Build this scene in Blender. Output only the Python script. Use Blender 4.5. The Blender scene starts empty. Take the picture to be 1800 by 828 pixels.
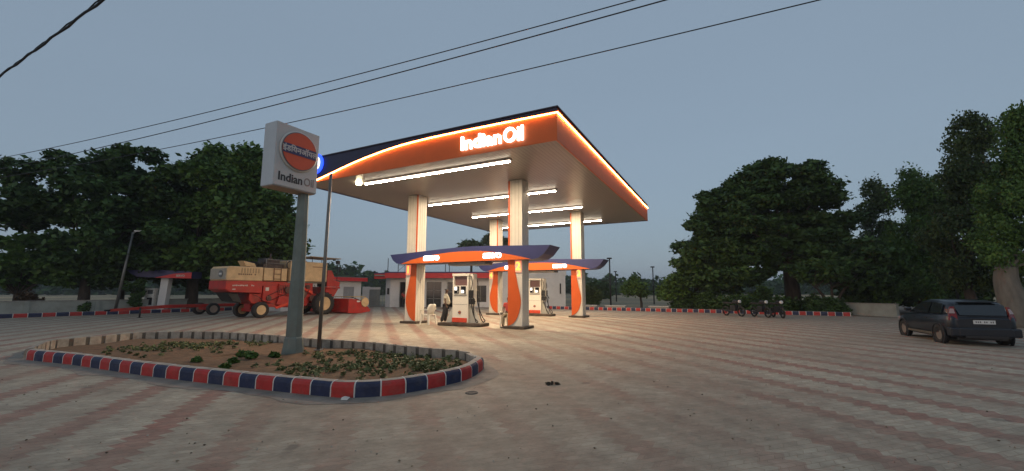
import bpy, bmesh, math, random
import numpy as np
from mathutils import Vector, Matrix
random.seed(7); RNG = np.random.default_rng(11)
R = math.radians
SC = bpy.context.scene
COL = SC.collection

# ------------------------------------------------------------------ camera, sky, sun, exposure
F, HC = 730.0, 1.6
PITCH = math.atan(97 / F)
cam_d = bpy.data.cameras.new('camera'); cam = bpy.data.objects.new('camera', cam_d); COL.objects.link(cam)
cam.location = (0, 0, HC); cam.rotation_euler = (R(90) + PITCH, 0, 0)
cam_d.sensor_fit = 'HORIZONTAL'; cam_d.sensor_width = 36; cam_d.lens = 36 * F / 1800
cam_d.clip_start = 0.1; cam_d.clip_end = 3000
SC.camera = cam
world = bpy.data.worlds.new('World'); SC.world = world; world.use_nodes = True
wn, wl = world.node_tree.nodes, world.node_tree.links
for n in list(wn): wn.remove(n)
SUN_EL, SUN_ROT = R(3.0), R(200)
sky = wn.new('ShaderNodeTexSky'); sky.sky_type = 'NISHITA'; sky.sun_disc = False
sky.sun_elevation = SUN_EL; sky.sun_rotation = SUN_ROT
sky.air_density = 1.0; sky.dust_density = 1.5; sky.ozone_density = 2.0
hsv = wn.new('ShaderNodeHueSaturation'); hsv.inputs['Saturation'].default_value = 0.75; hsv.inputs['Value'].default_value = 1.0
tint = wn.new('ShaderNodeMix'); tint.data_type = 'RGBA'; tint.blend_type = 'MIX'
tint.inputs[0].default_value = 0.72; tint.inputs[7].default_value = (1.72, 2.26, 2.90, 1)
bg = wn.new('ShaderNodeBackground'); bg.inputs[1].default_value = 0.106
wo = wn.new('ShaderNodeOutputWorld')
wl.new(sky.outputs[0], hsv.inputs['Color']); wl.new(hsv.outputs[0], tint.inputs[6])
wtc = wn.new('ShaderNodeTexCoord'); wmp = wn.new('ShaderNodeMapping'); wmp.inputs['Scale'].default_value = (1, 1, 3.5)
wno = wn.new('ShaderNodeTexNoise'); wno.inputs['Scale'].default_value = 1.6; wno.inputs['Detail'].default_value = 5
wmr = wn.new('ShaderNodeMapRange'); wmr.inputs[1].default_value = .3; wmr.inputs[2].default_value = .7; wmr.inputs[3].default_value = .985; wmr.inputs[4].default_value = 1.015
wmx = wn.new('ShaderNodeMix'); wmx.data_type = 'RGBA'; wmx.blend_type = 'MULTIPLY'; wmx.inputs[0].default_value = 1
wl.new(wtc.outputs['Generated'], wmp.inputs[0]); wl.new(wmp.outputs[0], wno.inputs['Vector']); wl.new(wno.outputs[0], wmr.inputs[0])
wl.new(tint.outputs[2], wmx.inputs[6]); wl.new(wmr.outputs[0], wmx.inputs[7]); wl.new(wmx.outputs[2], bg.inputs[0]); wl.new(bg.outputs[0], wo.inputs[0])
sun_d = bpy.data.lights.new('sun', 'SUN'); sun_d.energy = 0.12; sun_d.angle = R(25); sun_d.color = (1, .80, .66)
sun = bpy.data.objects.new('sun', sun_d); COL.objects.link(sun)
sdir = Vector((math.sin(SUN_ROT) * math.cos(SUN_EL), math.cos(SUN_ROT) * math.cos(SUN_EL), math.sin(R(14))))
sun.rotation_euler = sdir.to_track_quat('Z', 'Y').to_euler(); sun.location = (0, -20, 30)
vs = SC.view_settings; vs.view_transform = 'Standard'; vs.look = 'None'; vs.exposure = 0.72; vs.gamma = 1; vs.use_curve_mapping = False
SC.render.engine = 'CYCLES'
SC.cycles.use_denoising = True
SC.cycles.max_bounces = 6; SC.cycles.diffuse_bounces = 3; SC.cycles.glossy_bounces = 3; SC.cycles.transmission_bounces = 4
SC.cycles.volume_bounces = 0; SC.cycles.caustics_reflective = False; SC.cycles.caustics_refractive = False
SC.cycles.sample_clamp_indirect = 4

# ------------------------------------------------------------------ measuring helpers (photo pixels -> real points)
def ray(x, y):
    u = (x - 900) / F; v = (414 - y) / F
    return (u, math.cos(PITCH) - v * math.sin(PITCH), math.sin(PITCH) + v * math.cos(PITCH))
def at(x, y, z=0.0):
    d = ray(x, y); t = (z - HC) / d[2]; return Vector((d[0] * t, d[1] * t, z))
def up(x, y, Y):
    d = ray(x, y); t = Y / d[1]; return Vector((d[0] * t, Y, HC + d[2] * t))
AL = R(27)
E1 = Vector((math.cos(AL), -math.sin(AL), 0)); E2 = Vector((math.sin(AL), math.cos(AL), 0))
CC = Vector((1.45, 12.8, 0))
def uv(u, v, z=0.0): return CC + E1 * u + E2 * v + Vector((0, 0, z))

# ------------------------------------------------------------------ materials
def rgba(c): return (c[0], c[1], c[2], 1)
def M(name, col, rough=.6, metal=0.0, var=.12, scale=3.0, bump=0.0, bscale=None, emit=0.0, ecol=None, dirt=0.0, dirtcol=(.16, .12, .09), spec=None, coat=0, stretch=None):
    m = bpy.data.materials.new(name); m.use_nodes = True
    nt = m.node_tree; b = nt.nodes['Principled BSDF']
    b.inputs['Roughness'].default_value = rough; b.inputs['Metallic'].default_value = metal
    if spec is not None: b.inputs['Specular IOR Level'].default_value = spec
    if coat: b.inputs['Coat Weight'].default_value = coat; b.inputs['Coat Roughness'].default_value = .08
    tc = nt.nodes.new('ShaderNodeTexCoord'); vec = tc.outputs['Object']
    if stretch:
        mp = nt.nodes.new('ShaderNodeMapping'); mp.inputs['Scale'].default_value = stretch; nt.links.new(vec, mp.inputs[0]); vec = mp.outputs[0]
    n = nt.nodes.new('ShaderNodeTexNoise'); n.inputs['Scale'].default_value = scale; n.inputs['Detail'].default_value = 6; n.inputs['Roughness'].default_value = .62
    nt.links.new(vec, n.inputs['Vector'])
    r = nt.nodes.new('ShaderNodeMapRange'); r.inputs[1].default_value = .3; r.inputs[2].default_value = .7
    r.inputs[3].default_value = 1 - var; r.inputs[4].default_value = 1 + var
    nt.links.new(n.outputs[0], r.inputs[0])
    mx = nt.nodes.new('ShaderNodeMix'); mx.data_type = 'RGBA'; mx.blend_type = 'MULTIPLY'; mx.inputs[0].default_value = 1
    mx.inputs[6].default_value = rgba(col); nt.links.new(r.outputs[0], mx.inputs[7])
    out = mx.outputs[2]
    if dirt:
        n2 = nt.nodes.new('ShaderNodeTexNoise'); n2.inputs['Scale'].default_value = scale * .7; n2.inputs['Detail'].default_value = 8; n2.inputs['Roughness'].default_value = .7
        nt.links.new(vec, n2.inputs['Vector'])
        r2 = nt.nodes.new('ShaderNodeMapRange'); r2.inputs[1].default_value = .48; r2.inputs[2].default_value = .72; r2.inputs[3].default_value = 0; r2.inputs[4].default_value = dirt
        nt.links.new(n2.outputs[0], r2.inputs[0])
        m2 = nt.nodes.new('ShaderNodeMix'); m2.data_type = 'RGBA'; nt.links.new(r2.outputs[0], m2.inputs[0]); nt.links.new(out, m2.inputs[6]); m2.inputs[7].default_value = rgba(dirtcol)
        out = m2.outputs[2]
    nt.links.new(out, b.inputs['Base Color'])
    if bump:
        n3 = nt.nodes.new('ShaderNodeTexNoise'); n3.inputs['Scale'].default_value = bscale or scale * 6; n3.inputs['Detail'].default_value = 4
        nt.links.new(vec, n3.inputs['Vector'])
        bp = nt.nodes.new('ShaderNodeBump'); bp.inputs['Strength'].default_value = bump; bp.inputs['Distance'].default_value = .02
        nt.links.new(n3.outputs[0], bp.inputs['Height']); nt.links.new(bp.outputs[0], b.inputs['Normal'])
    if emit:
        b.inputs['Emission Color'].default_value = rgba(ecol or col); b.inputs['Emission Strength'].default_value = emit
    return m
white = M('white_paint', (.72, .70, .66), .5, dirt=.25)
cream = M('column_cladding', (.66, .62, .53), .45, var=.04, dirt=.05)
orange = M('orange_sheet', (.66, .125, .014), .5, var=.05)
orange_gloss = M('orange_panel', (.60, .10, .012), .4, var=.05)
blue = M('navy_sheet', (.030, .036, .13), .5, var=.08)
soffit_m = M('soffit_panel', (.50, .45, .40), .32, var=.05, scale=1.2)
darkbrown = M('plinth_paint', (.05, .035, .025), .8, var=.3, dirt=.5, dirtcol=(.2, .16, .12))
concrete = M('concrete', (.30, .28, .25), .9, var=.25, scale=5, bump=.4, dirt=.5)
conc_light = M('kerb_concrete', (.36, .32, .265), .92, var=.28, scale=6, bump=.5, dirt=.5)
redk = M('kerb_red', (.42, .026, .022), .65, var=.2, scale=9, bump=.2, dirt=.35, dirtcol=(.24, .14, .1))
bluek = M('kerb_navy', (.014, .022, .065), .65, var=.25, scale=9, bump=.2, dirt=.3, dirtcol=(.12, .11, .11))
whitek = M('kerb_white', (.62, .60, .56), .7, var=.15, scale=12, dirt=.4, dirtcol=(.25, .2, .16))
soil = M('garden_soil', (.15, .085, .042), .97, var=.4, scale=5, bump=1.0, bscale=14, dirt=.5, dirtcol=(.12, .08, .045))
greypole = M('green_grey_pole', (.16, .19, .17), .55, .3, var=.15, dirt=.3)
steel = M('galvanised_steel', (.20, .20, .19), .5, .6, var=.2)
darksteel = M('dark_steel', (.03, .03, .032), .55, .4)
black = M('black_rubber', (.018, .017, .017), .8, var=.3, scale=14, dirt=.4, dirtcol=(.08, .06, .045))
glass_dark = M('dark_glass', (.015, .02, .024), .08, var=.02, spec=.8)
wallw = M('office_wall', (.72, .71, .70), .85, var=.06, scale=1.2, bump=.1, dirt=.25, dirtcol=(.33, .31, .3))
wallg = M('boundary_plaster', (.34, .35, .31), .92, var=.15, scale=1.5, bump=.25, dirt=.5, dirtcol=(.2, .19, .15))
redfas = M('red_fascia', (.62, .03, .035), .5, var=.08)
bark = M('bark', (.055, .042, .032), .95, var=.4, scale=6, bump=1, bscale=12, stretch=(1, 1, .25))
palebark = M('pale_bark', (.17, .15, .12), .9, var=.35, scale=3, bump=.6, stretch=(1, 1, .3))
red_m = M('harvester_red', (.42, .020, .013), .45, var=.22, scale=2.6, dirt=.6, dirtcol=(.20, .075, .05))
cream_m = M('harvester_cream', (.60, .41, .22), .5, var=.16, scale=2.6, dirt=.5, dirtcol=(.36, .25, .15))
grey_m = M('harvester_grey', (.22, .21, .19), .6, var=.2, dirt=.4)
plastic_w = M('white_plastic', (.74, .70, .60), .35, var=.04)
skin = M('skin_brown', (.10, .052, .032), .55, var=.08)
hair = M('black_hair', (.012, .010, .009), .6)
shirt_w = M('shirt_cotton', (.66, .62, .50), .85, var=.1, bump=.2)
trouser = M('trouser_cloth', (.022, .022, .027), .85, var=.2)
shirt_r = M('shirt_red', (.42, .05, .04), .85, var=.1)
navy_car = M('car_paint', (.004, .009, .018), .34, .2, var=.1, scale=3, dirt=.3, dirtcol=(.03, .026, .02), coat=.25)
chrome = M('silver_metal', (.45, .43, .40), .3, .9)
alloy = M('dusty_wheel', (.26, .23, .20), .5, .5, dirt=.4)
tail_red = M('tail_light_red', (.16, .008, .01), .2)
tail_white = M('tail_light_clear', (.34, .26, .26), .2)
plate_m = M('plate_white', (.62, .62, .60), .4)
disp_white = M('lit_display', (.9, .9, .9), .3, emit=.7, ecol=(1, .98, .92))
disp_black = M('display_black', (.01, .01, .012), .2)
lit_white = M('lit_letters', (.9, .9, .9), .4, emit=2.2, ecol=(.95, 1, 1))
lit_white2 = M('lit_band_letters', (.9, .9, .9), .4, emit=1.8, ecol=(1, .97, .95))
lit_num = M('lit_number', (.9, .3, .05), .4, emit=1.6, ecol=(1, .34, .06))
lit_numbg = M('lit_number_panel', (.8, .5, .4), .4, emit=.42, ecol=(1, .20, .08))
led_m = M('led_strip', (1, .8, .6), .4, emit=24, ecol=(1, .42, .11))
tube_m = M('fluorescent_tube', (1, 1, 1), .4, emit=165, ecol=(1, .77, .53))
tube_side = M('tube_side_diffuser', (1, 1, 1), .4, emit=5, ecol=(1, .86, .66))
logo_blue = M('lit_logo_blue', (.05, .1, .9), .4, emit=1.3, ecol=(.02, .08, 1))
logo_white = M('lit_logo_white', (.9, .9, .9), .4, emit=1.3, ecol=(.9, .93, 1))
signface = M('sign_acrylic', (.52, .50, .48), .4, var=.04, scale=2, dirt=.2, dirtcol=(.36, .34, .32))
signside = M('sign_side_sheet', (.46, .50, .53), .45, var=.05, dirt=.15, dirtcol=(.3, .32, .33))
sign_orange = M('sign_orange', (.60, .085, .03), .45, var=.06)
sign_blue = M('sign_navy', (.03, .035, .11), .45)
sign_black = M('sign_black', (.02, .018, .02), .45)
sign_rim = M('sign_rim', (.14, .14, .14), .5)
sign_silver = M('sign_silver', (.55, .53, .50), .4)

def leafmat(name, c1, c2, rough=.6):
    m = bpy.data.materials.new(name); m.use_nodes = True; nt = m.node_tree; b = nt.nodes['Principled BSDF']
    tc = nt.nodes.new('ShaderNodeTexCoord'); n = nt.nodes.new('ShaderNodeTexNoise'); n.inputs['Scale'].default_value = .9; n.inputs['Detail'].default_value = 8; n.inputs['Roughness'].default_value = .8
    nt.links.new(tc.outputs['Object'], n.inputs['Vector'])
    r = nt.nodes.new('ShaderNodeValToRGB'); r.color_ramp.elements[0].position = .35; r.color_ramp.elements[0].color = rgba(c1); r.color_ramp.elements[1].position = .68; r.color_ramp.elements[1].color = rgba(c2)
    nt.links.new(n.outputs[0], r.inputs[0]); nt.links.new(r.outputs[0], b.inputs['Base Color'])
    b.inputs['Roughness'].default_value = rough; b.inputs['Specular IOR Level'].default_value = .25
    return m
leaf_dark = leafmat('leaf_dark', (.021, .050, .015), (.078, .148, .034))
leaf_mid = leafmat('leaf_mid', (.030, .068, .016), (.12, .215, .04))
leaf_olive = leafmat('leaf_olive', (.025, .044, .013), (.085, .125, .034))
leaf_garden = leafmat('leaf_garden', (.07, .085, .03), (.20, .22, .09))

# ------------------------------------------------------------------ mesh builder
class MB:
    def __init__(s): s.v = []; s.f = []; s.m = []; s.sm = []
    def add(s, vs_, fs_, m=0, smooth=False):
        o = len(s.v); s.v += [tuple(v) for v in vs_]
        for f in fs_: s.f.append(tuple(i + o for i in f)); s.m.append(m); s.sm.append(smooth)
        return s
    def box(s, x0, y0, z0, x1, y1, z1, m=0):
        v = [(x0,y0,z0),(x1,y0,z0),(x1,y1,z0),(x0,y1,z0),(x0,y0,z1),(x1,y0,z1),(x1,y1,z1),(x0,y1,z1)]
        return s.add(v, [(0,3,2,1),(4,5,6,7),(0,1,5,4),(1,2,6,5),(2,3,7,6),(3,0,4,7)], m)
    def hexa(s, b4, t4, m=0):
        return s.add(list(b4) + list(t4), [(0,3,2,1),(4,5,6,7),(0,1,5,4),(1,2,6,5),(2,3,7,6),(3,0,4,7)], m)
    def prism(s, poly, axis, a, b, m=0, smooth=False):
        """extrude a 2D polygon along axis; poly in the two other axes, in (x,y,z) order"""
        def p(q, t):
            if axis == 'x': return (t, q[0], q[1])
            if axis == 'y': return (q[0], t, q[1])
            return (q[0], q[1], t)
        n = len(poly); v = [p(q, a) for q in poly] + [p(q, b) for q in poly]
        area = sum(poly[i][0]*poly[(i+1)%n][1]-poly[(i+1)%n][0]*poly[i][1] for i in range(n))
        flip = (area < 0) != (axis == 'y') != (b < a)
        fs = [tuple(range(n))[::-1], tuple(range(n, 2*n))] + [(i, (i+1)%n, n+(i+1)%n, n+i) for i in range(n)]
        if flip: fs = [f[::-1] for f in fs]
        return s.add(v, fs, m, smooth)
    def tube(s, pts, r, seg=8, m=0, caps=True):
        pts = [Vector(p) for p in pts]; n = len(pts)
        rs = r if isinstance(r, (list, tuple)) else [r] * n
        v = []; f = []; ref = None
        for i, p in enumerate(pts):
            t = (pts[min(i+1, n-1)] - pts[max(i-1, 0)]).normalized()
            if ref is None or abs(t.dot(ref)) > .98: ref = Vector((0, 0, 1)) if abs(t.z) < .9 else Vector((1, 0, 0))
            a = t.cross(ref).normalized(); b = t.cross(a).normalized(); ref = -(a.cross(t)).normalized() if False else b.copy() * -1
            for k in range(seg):
                th = 2*math.pi*k/seg; v.append(p + (a*math.cos(th) + b*math.sin(th)) * rs[i])
        for i in range(n-1):
            for k in range(seg):
                k2 = (k+1) % seg; f.append((i*seg+k, i*seg+k2, (i+1)*seg+k2, (i+1)*seg+k))
        s.add(v, f, m, True)
        if caps:
            o = len(s.v) - len(v)
            s.f.append(tuple(range(o, o+seg))[::-1]); s.m.append(m); s.sm.append(False)
            s.f.append(tuple(range(o+(n-1)*seg, o+n*seg))); s.m.append(m); s.sm.append(False)
        return s
    def lathe(s, prof, c, axis='z', seg=24, m=0, smooth=True, caps=True):
        """prof: list of (radius, height along axis)"""
        v = []; f = []; n = len(prof)
        for (r, h) in prof:
            for k in range(seg):
                th = 2*math.pi*k/seg; a, b = r*math.cos(th), r*math.sin(th)
                q = {'z': (a, b, h), 'y': (a, h, b), 'x': (h, a, b)}[axis]
                v.append((c[0]+q[0], c[1]+q[1], c[2]+q[2]))
        for i in range(n-1):
            for k in range(seg):
                k2 = (k+1) % seg; f.append((i*seg+k, i*seg+k2, (i+1)*seg+k2, (i+1)*seg+k))
        s.add(v, f, m, smooth); o = len(s.v) - len(v)
        if not caps: return s
        s.f.append(tuple(range(o, o+seg))[::-1]); s.m.append(m); s.sm.append(False)
        s.f.append(tuple(range(o+(n-1)*seg, o+n*seg))); s.m.append(m); s.sm.append(False)
        return s
    def loft(s, rings, m=0, closed=True, smooth=False, caps=True):
        n = len(rings[0]); v = [p for r in rings for p in r]; f = []
        for i in range(len(rings)-1):
            for k in range(n if closed else n-1):
                k2 = (k+1) % n; f.append((i*n+k, i*n+k2, (i+1)*n+k2, (i+1)*n+k))
        s.add(v, f, m, smooth)
        if caps:
            o = len(s.v)-len(v)
            s.f.append(tuple(range(o, o+n))[::-1]); s.m.append(m); s.sm.append(False)
            s.f.append(tuple(range(o+(len(rings)-1)*n, o+len(rings)*n))); s.m.append(m); s.sm.append(False)
        return s
    def build(s, name, mats, parent=None, bevel=0, recalc=True, seg=2, loc=None):
        me = bpy.data.meshes.new(name); me.from_pydata(s.v, [], s.f)
        if not isinstance(mats, (list, tuple)): mats = [mats]
        for m in mats: me.materials.append(m)
        me.polygons.foreach_set('material_index', s.m); me.polygons.foreach_set('use_smooth', s.sm)
        if recalc:
            bm = bmesh.new(); bm.from_mesh(me); bmesh.ops.recalc_face_normals(bm, faces=bm.faces); bm.to_mesh(me); bm.free()
        me.update()
        o = bpy.data.objects.new(name, me); COL.objects.link(o)
        if parent is not None: o.parent = parent
        if loc is not None: o.location = loc
        if bevel:
            b = o.modifiers.new('bevel', 'BEVEL'); b.width = bevel; b.segments = seg; b.limit_method = 'ANGLE'; b.angle_limit = R(35)
        return o
def tag(o, label, cat, group=None, kind=None):
    o['label'] = label
    if cat: o['category'] = cat
    if group: o['group'] = group
    if kind: o['kind'] = kind
    return o
def thing(name, label, cat, loc=(0, 0, 0), rz=0.0, group=None):
    o = bpy.data.objects.new(name, None); COL.objects.link(o); o.empty_display_size = .3
    o.location = loc; o.rotation_euler = (0, 0, rz); return tag(o, label, cat, group)
def struct(o, label=None):
    o['kind'] = 'structure'
    if label: o['label'] = label
    return o
def copy_tree(o, parent=None):
    c = o.copy(); COL.objects.link(c); c.parent = parent
    for ch in list(o.children): copy_tree(ch, c)
    return c
def text(name, body, size, mat, parent, loc, rot, extrude=.02, offset=.0, sx=1.0, spacing=1.0, centre=False, shear=0, res=3):
    cu = bpy.data.curves.new(name, 'FONT'); cu.body = body; cu.size = size; cu.extrude = extrude; cu.offset = offset
    cu.space_character = spacing; cu.resolution_u = res; cu.shear = shear
    if centre: cu.align_x = 'CENTER'; cu.align_y = 'CENTER'
    tmp = bpy.data.objects.new(name + '_tmp', cu); COL.objects.link(tmp)
    bpy.context.view_layer.update()
    me = bpy.data.meshes.new_from_object(tmp.evaluated_get(bpy.context.evaluated_depsgraph_get()))
    bpy.data.objects.remove(tmp); bpy.data.curves.remove(cu)
    me.name = name; me.materials.clear(); me.materials.append(mat)
    if sx != 1:
        for v in me.vertices: v.co.x *= sx
    o = bpy.data.objects.new(name, me); COL.objects.link(o)
    if parent is not None: o.parent = parent
    o.location = loc; o.rotation_euler = rot; return o
def fit_x(o, x0, x1):
    xs = [v.co.x for v in o.data.vertices]; a, b = min(xs), max(xs)
    for v in o.data.vertices: v.co.x = x0 + (v.co.x - a) * (x1 - x0) / (b - a) - o.location.x

# ------------------------------------------------------------------ ground
def pave_material():
    m = bpy.data.materials.new('block_paving'); m.use_nodes = True; nt = m.node_tree; N, L = nt.nodes, nt.links; b = N['Principled BSDF']
    b.inputs['Roughness'].default_value = .75; b.inputs['Specular IOR Level'].default_value = .35
    tc = N.new('ShaderNodeTexCoord')
    rot = N.new('ShaderNodeMapping'); rot.inputs['Rotation'].default_value = (0, 0, R(-18)); L.new(tc.outputs['Object'], rot.inputs[0])
    sp = N.new('ShaderNodeSeparateXYZ'); L.new(rot.outputs[0], sp.inputs[0])
    def math_(op, a, bb=None, c=None):
        n = N.new('ShaderNodeMath'); n.operation = op
        for i, q in enumerate((a, bb, c)):
            if q is None: continue
            if isinstance(q, (int, float)): n.inputs[i].default_value = q
            else: L.new(q, n.inputs[i])
        return n.outputs[0]
    def noise(scale, det=5, rough=.6, vec=None):
        n = N.new('ShaderNodeTexNoise'); n.inputs['Scale'].default_value = scale; n.inputs['Detail'].default_value = det; n.inputs['Roughness'].default_value = rough
        L.new(vec or tc.outputs['Object'], n.inputs['Vector']); return n.outputs[0]
    def rng(v, a, bb, c, d):
        n = N.new('ShaderNodeMapRange'); L.new(v, n.inputs[0])
        for i, q in enumerate((a, bb, c, d)): n.inputs[i+1].default_value = q
        return n.outputs[0]
    def mix(f, a, bb, mode='MIX'):
        n = N.new('ShaderNodeMix'); n.data_type = 'RGBA'; n.blend_type = mode
        if isinstance(f, (int, float)): n.inputs[0].default_value = f
        else: L.new(f, n.inputs[0])
        for i, q in ((6, a), (7, bb)):
            if isinstance(q, tuple): n.inputs[i].default_value = rgba(q)
            else: L.new(q, n.inputs[i])
        return n.outputs[2]
    w, u = sp.outputs[0], sp.outputs[1]
    tri = math_('SUBTRACT', math_('PINGPONG', u, .11), .055)
    w2 = math_('ADD', w, math_('MULTIPLY', tri, 1.1))
    st = math_('FRACT', math_('ADD', w2, .17 + 50))
    edge = math_('GREATER_THAN', st, .655)
    cb = N.new('ShaderNodeCombineXYZ'); L.new(w2, cb.inputs[0]); L.new(u, cb.inputs[1])
    br = N.new('ShaderNodeTexBrick'); L.new(cb.outputs[0], br.inputs['Vector'])
    br.inputs['Scale'].default_value = 1; br.inputs['Brick Width'].default_value = .19; br.inputs['Row Height'].default_value = .095
    br.inputs['Mortar Size'].default_value = .005; br.inputs['Mortar Smooth'].default_value = .4; br.offset = .5
    br.inputs['Color1'].default_value = (.88, .88, .88, 1); br.inputs['Color2'].default_value = (1.1, 1.1, 1.1, 1); br.inputs['Mortar'].default_value = (.68, .63, .57, 1)
    worn = rng(noise(.55, 4, .6), .44, .62, 1.0, .22)          # stripes worn in patches
    worn2 = rng(noise(5, 4, .7), .3, .7, .75, 1.0)
    sw = N.new('ShaderNodeSeparateXYZ'); L.new(tc.outputs['Object'], sw.inputs[0])
    ax = math_('ABSOLUTE', math_('ADD', sw.outputs[0], -.3))                      # the driven lane between the island and the open yard
    lane0 = rng(ax, 1.3, 4.6, 1, .12)
    worn = math_('ADD', 1.0, math_('MULTIPLY', lane0, math_('ADD', worn, -1.0)))
    f = math_('MULTIPLY', edge, math_('MULTIPLY', worn, worn2))
    grey = mix(noise(2.2, 6, .7), (.35, .315, .235), (.53, .495, .395))
    base = mix(f, grey, (.29, .118, .09))
    base = mix(1.0, base, br.outputs['Color'], 'MULTIPLY')
    lane = math_('MULTIPLY', lane0, rng(sw.outputs[1], 7.5, 13, 1, .35))
    dust = rng(math_('ADD', noise(.42, 7, .66), math_('MULTIPLY', lane, .16)), .42, .66, .26, .88)
    base = mix(dust, base, mix(noise(7, 5, .7), (.235, .188, .138), (.33, .272, .205)))
    d2 = rng(noise(1.3, 8, .75), .56, .72, 0, .55)
    base = mix(d2, base, (.17, .13, .105))
    spk = rng(noise(26, 3, .6), .66, .74, 0, .35)
    base = mix(spk, base, (.13, .10, .08))
    sp2 = rng(noise(17, 3, .6), .68, .76, 0, .3)
    base = mix(sp2, base, (.55, .50, .43))
    base = mix(.28, base, br.outputs['Color'], 'MULTIPLY')
    blot = rng(noise(3.1, 7, .72), .35, .66, .80, 1.16)
    base = mix(1.0, base, blot, 'MULTIPLY')
    oil = rng(noise(1.9, 2, .5), .68, .74, 0, .5)
    base = mix(oil, base, (.085, .07, .06))
    L.new(base, b.inputs['Base Color'])
    h = math_('ADD', math_('MULTIPLY', br.outputs['Fac'], -1.0), math_('MULTIPLY', noise(30, 4, .6), .5))
    bp = N.new('ShaderNodeBump'); bp.inputs['Strength'].default_value = .35; bp.inputs['Distance'].default_value = .01
    L.new(h, bp.inputs['Height']); L.new(bp.outputs[0], b.inputs['Normal'])
    return m
def field_material():
    m = bpy.data.materials.new('stubble_field'); m.use_nodes = True; nt = m.node_tree; N, L = nt.nodes, nt.links; b = N['Principled BSDF']
    b.inputs['Roughness'].default_value = .95
    tc = N.new('ShaderNodeTexCoord')
    n1 = N.new('ShaderNodeTexNoise'); n1.inputs['Scale'].default_value = .035; n1.inputs['Detail'].default_value = 7; L.new(tc.outputs['Object'], n1.inputs['Vector'])
    r = N.new('ShaderNodeValToRGB'); L.new(n1.outputs[0], r.inputs[0])
    r.color_ramp.elements[0].position = .38; r.color_ramp.elements[0].color = (.16, .13, .075, 1)
    r.color_ramp.elements[1].position = .6; r.color_ramp.elements[1].color = (.44, .31, .16, 1)
    n2 = N.new('ShaderNodeTexNoise'); n2.inputs['Scale'].default_value = 1.7; n2.inputs['Detail'].default_value = 8; L.new(tc.outputs['Object'], n2.inputs['Vector'])
    mr = N.new('ShaderNodeMapRange'); mr.inputs[1].default_value = .3; mr.inputs[2].default_value = .7; mr.inputs[3].default_value = .7; mr.inputs[4].default_value = 1.25; L.new(n2.outputs[0], mr.inputs[0])
    mx = N.new('ShaderNodeMix'); mx.data_type = 'RGBA'; mx.blend_type = 'MULTIPLY'; mx.inputs[0].default_value = 1; L.new(r.outputs[0], mx.inputs[6]); L.new(mr.outputs[0], mx.inputs[7])
    L.new(mx.outputs[2], b.inputs['Base Color']); return m
dirtm = M('bare_earth', (.20, .145, .10), .97, var=.3, scale=.8, bump=.5, bscale=9, dirt=.6, dirtcol=(.13, .095, .065))
g = MB(); g.add([(-1500, -60, 0), (1500, -60, 0), (1500, 2600, 0), (-1500, 2600, 0)], [(0, 1, 2, 3)])
struct(g.build('ground', field_material()))
KL0, KL1 = Vector((-32.0, 21.0, 0)), Vector((-21.6, 36.4, 0))      # left kerb line
KR0, KR1 = Vector((0.6, 38.6, 0)), Vector((21.2, 26.4, 0))         # right kerb line
pav = [(-46, -12), (40, -12), (40, 8), (27, 21), (KR1.x, KR1.y), (KR0.x, KR0.y), (-4, 41.2), (-21.6, 41), (KL1.x, KL1.y), (KL0.x, KL0.y), (-46, 2)]
g = MB(); g.add([(x, y, .009) for x, y in pav], [tuple(range(len(pav)))])
struct(g.build('paved_yard', pave_material()))
g = MB(); pts = [(-60, -14), (60, -14), (60, 60), (36, 44), (26, 33), (12, 42), (0, 50), (-26, 50), (-40, 34), (-60, 20)]
g.add([(x, y, .004) for x, y in pts], [tuple(range(len(pts)))]); struct(g.build('earth_verge', dirtm))

# ------------------------------------------------------------------ kerbs
def resample(P, step):
    P = [Vector(p) for p in P]; d = [0]
    for i in range(1, len(P)): d.append(d[-1] + (P[i] - P[i-1]).length)
    out = []; L_ = d[-1]; n = max(1, round(L_ / step)); j = 0
    for k in range(n + 1):
        s = L_ * k / n
        while j < len(d) - 2 and d[j+1] < s: j += 1
        t = (s - d[j]) / (d[j+1] - d[j]); out.append(P[j].lerp(P[j+1], t))
    return out
def smooth_path(P, closed=False, sub=10):
    P = [Vector(p) for p in P]; n = len(P); out = []
    rng_ = range(n if closed else n - 1)
    for i in rng_:
        g_ = lambda k: P[k % n] if closed else P[max(0, min(n-1, k))]
        a, b, c, d = g_(i-1), g_(i), g_(i+1), g_(i+2)
        for s in range(sub):
            t = s / sub
            out.append(.5 * ((2*b) + (-a+c)*t + (2*a-5*b+4*c-d)*t*t + (-a+3*b-3*c+d)*t**3))
    out.append(P[0].copy() if closed else P[-1].copy()); return out
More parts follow.
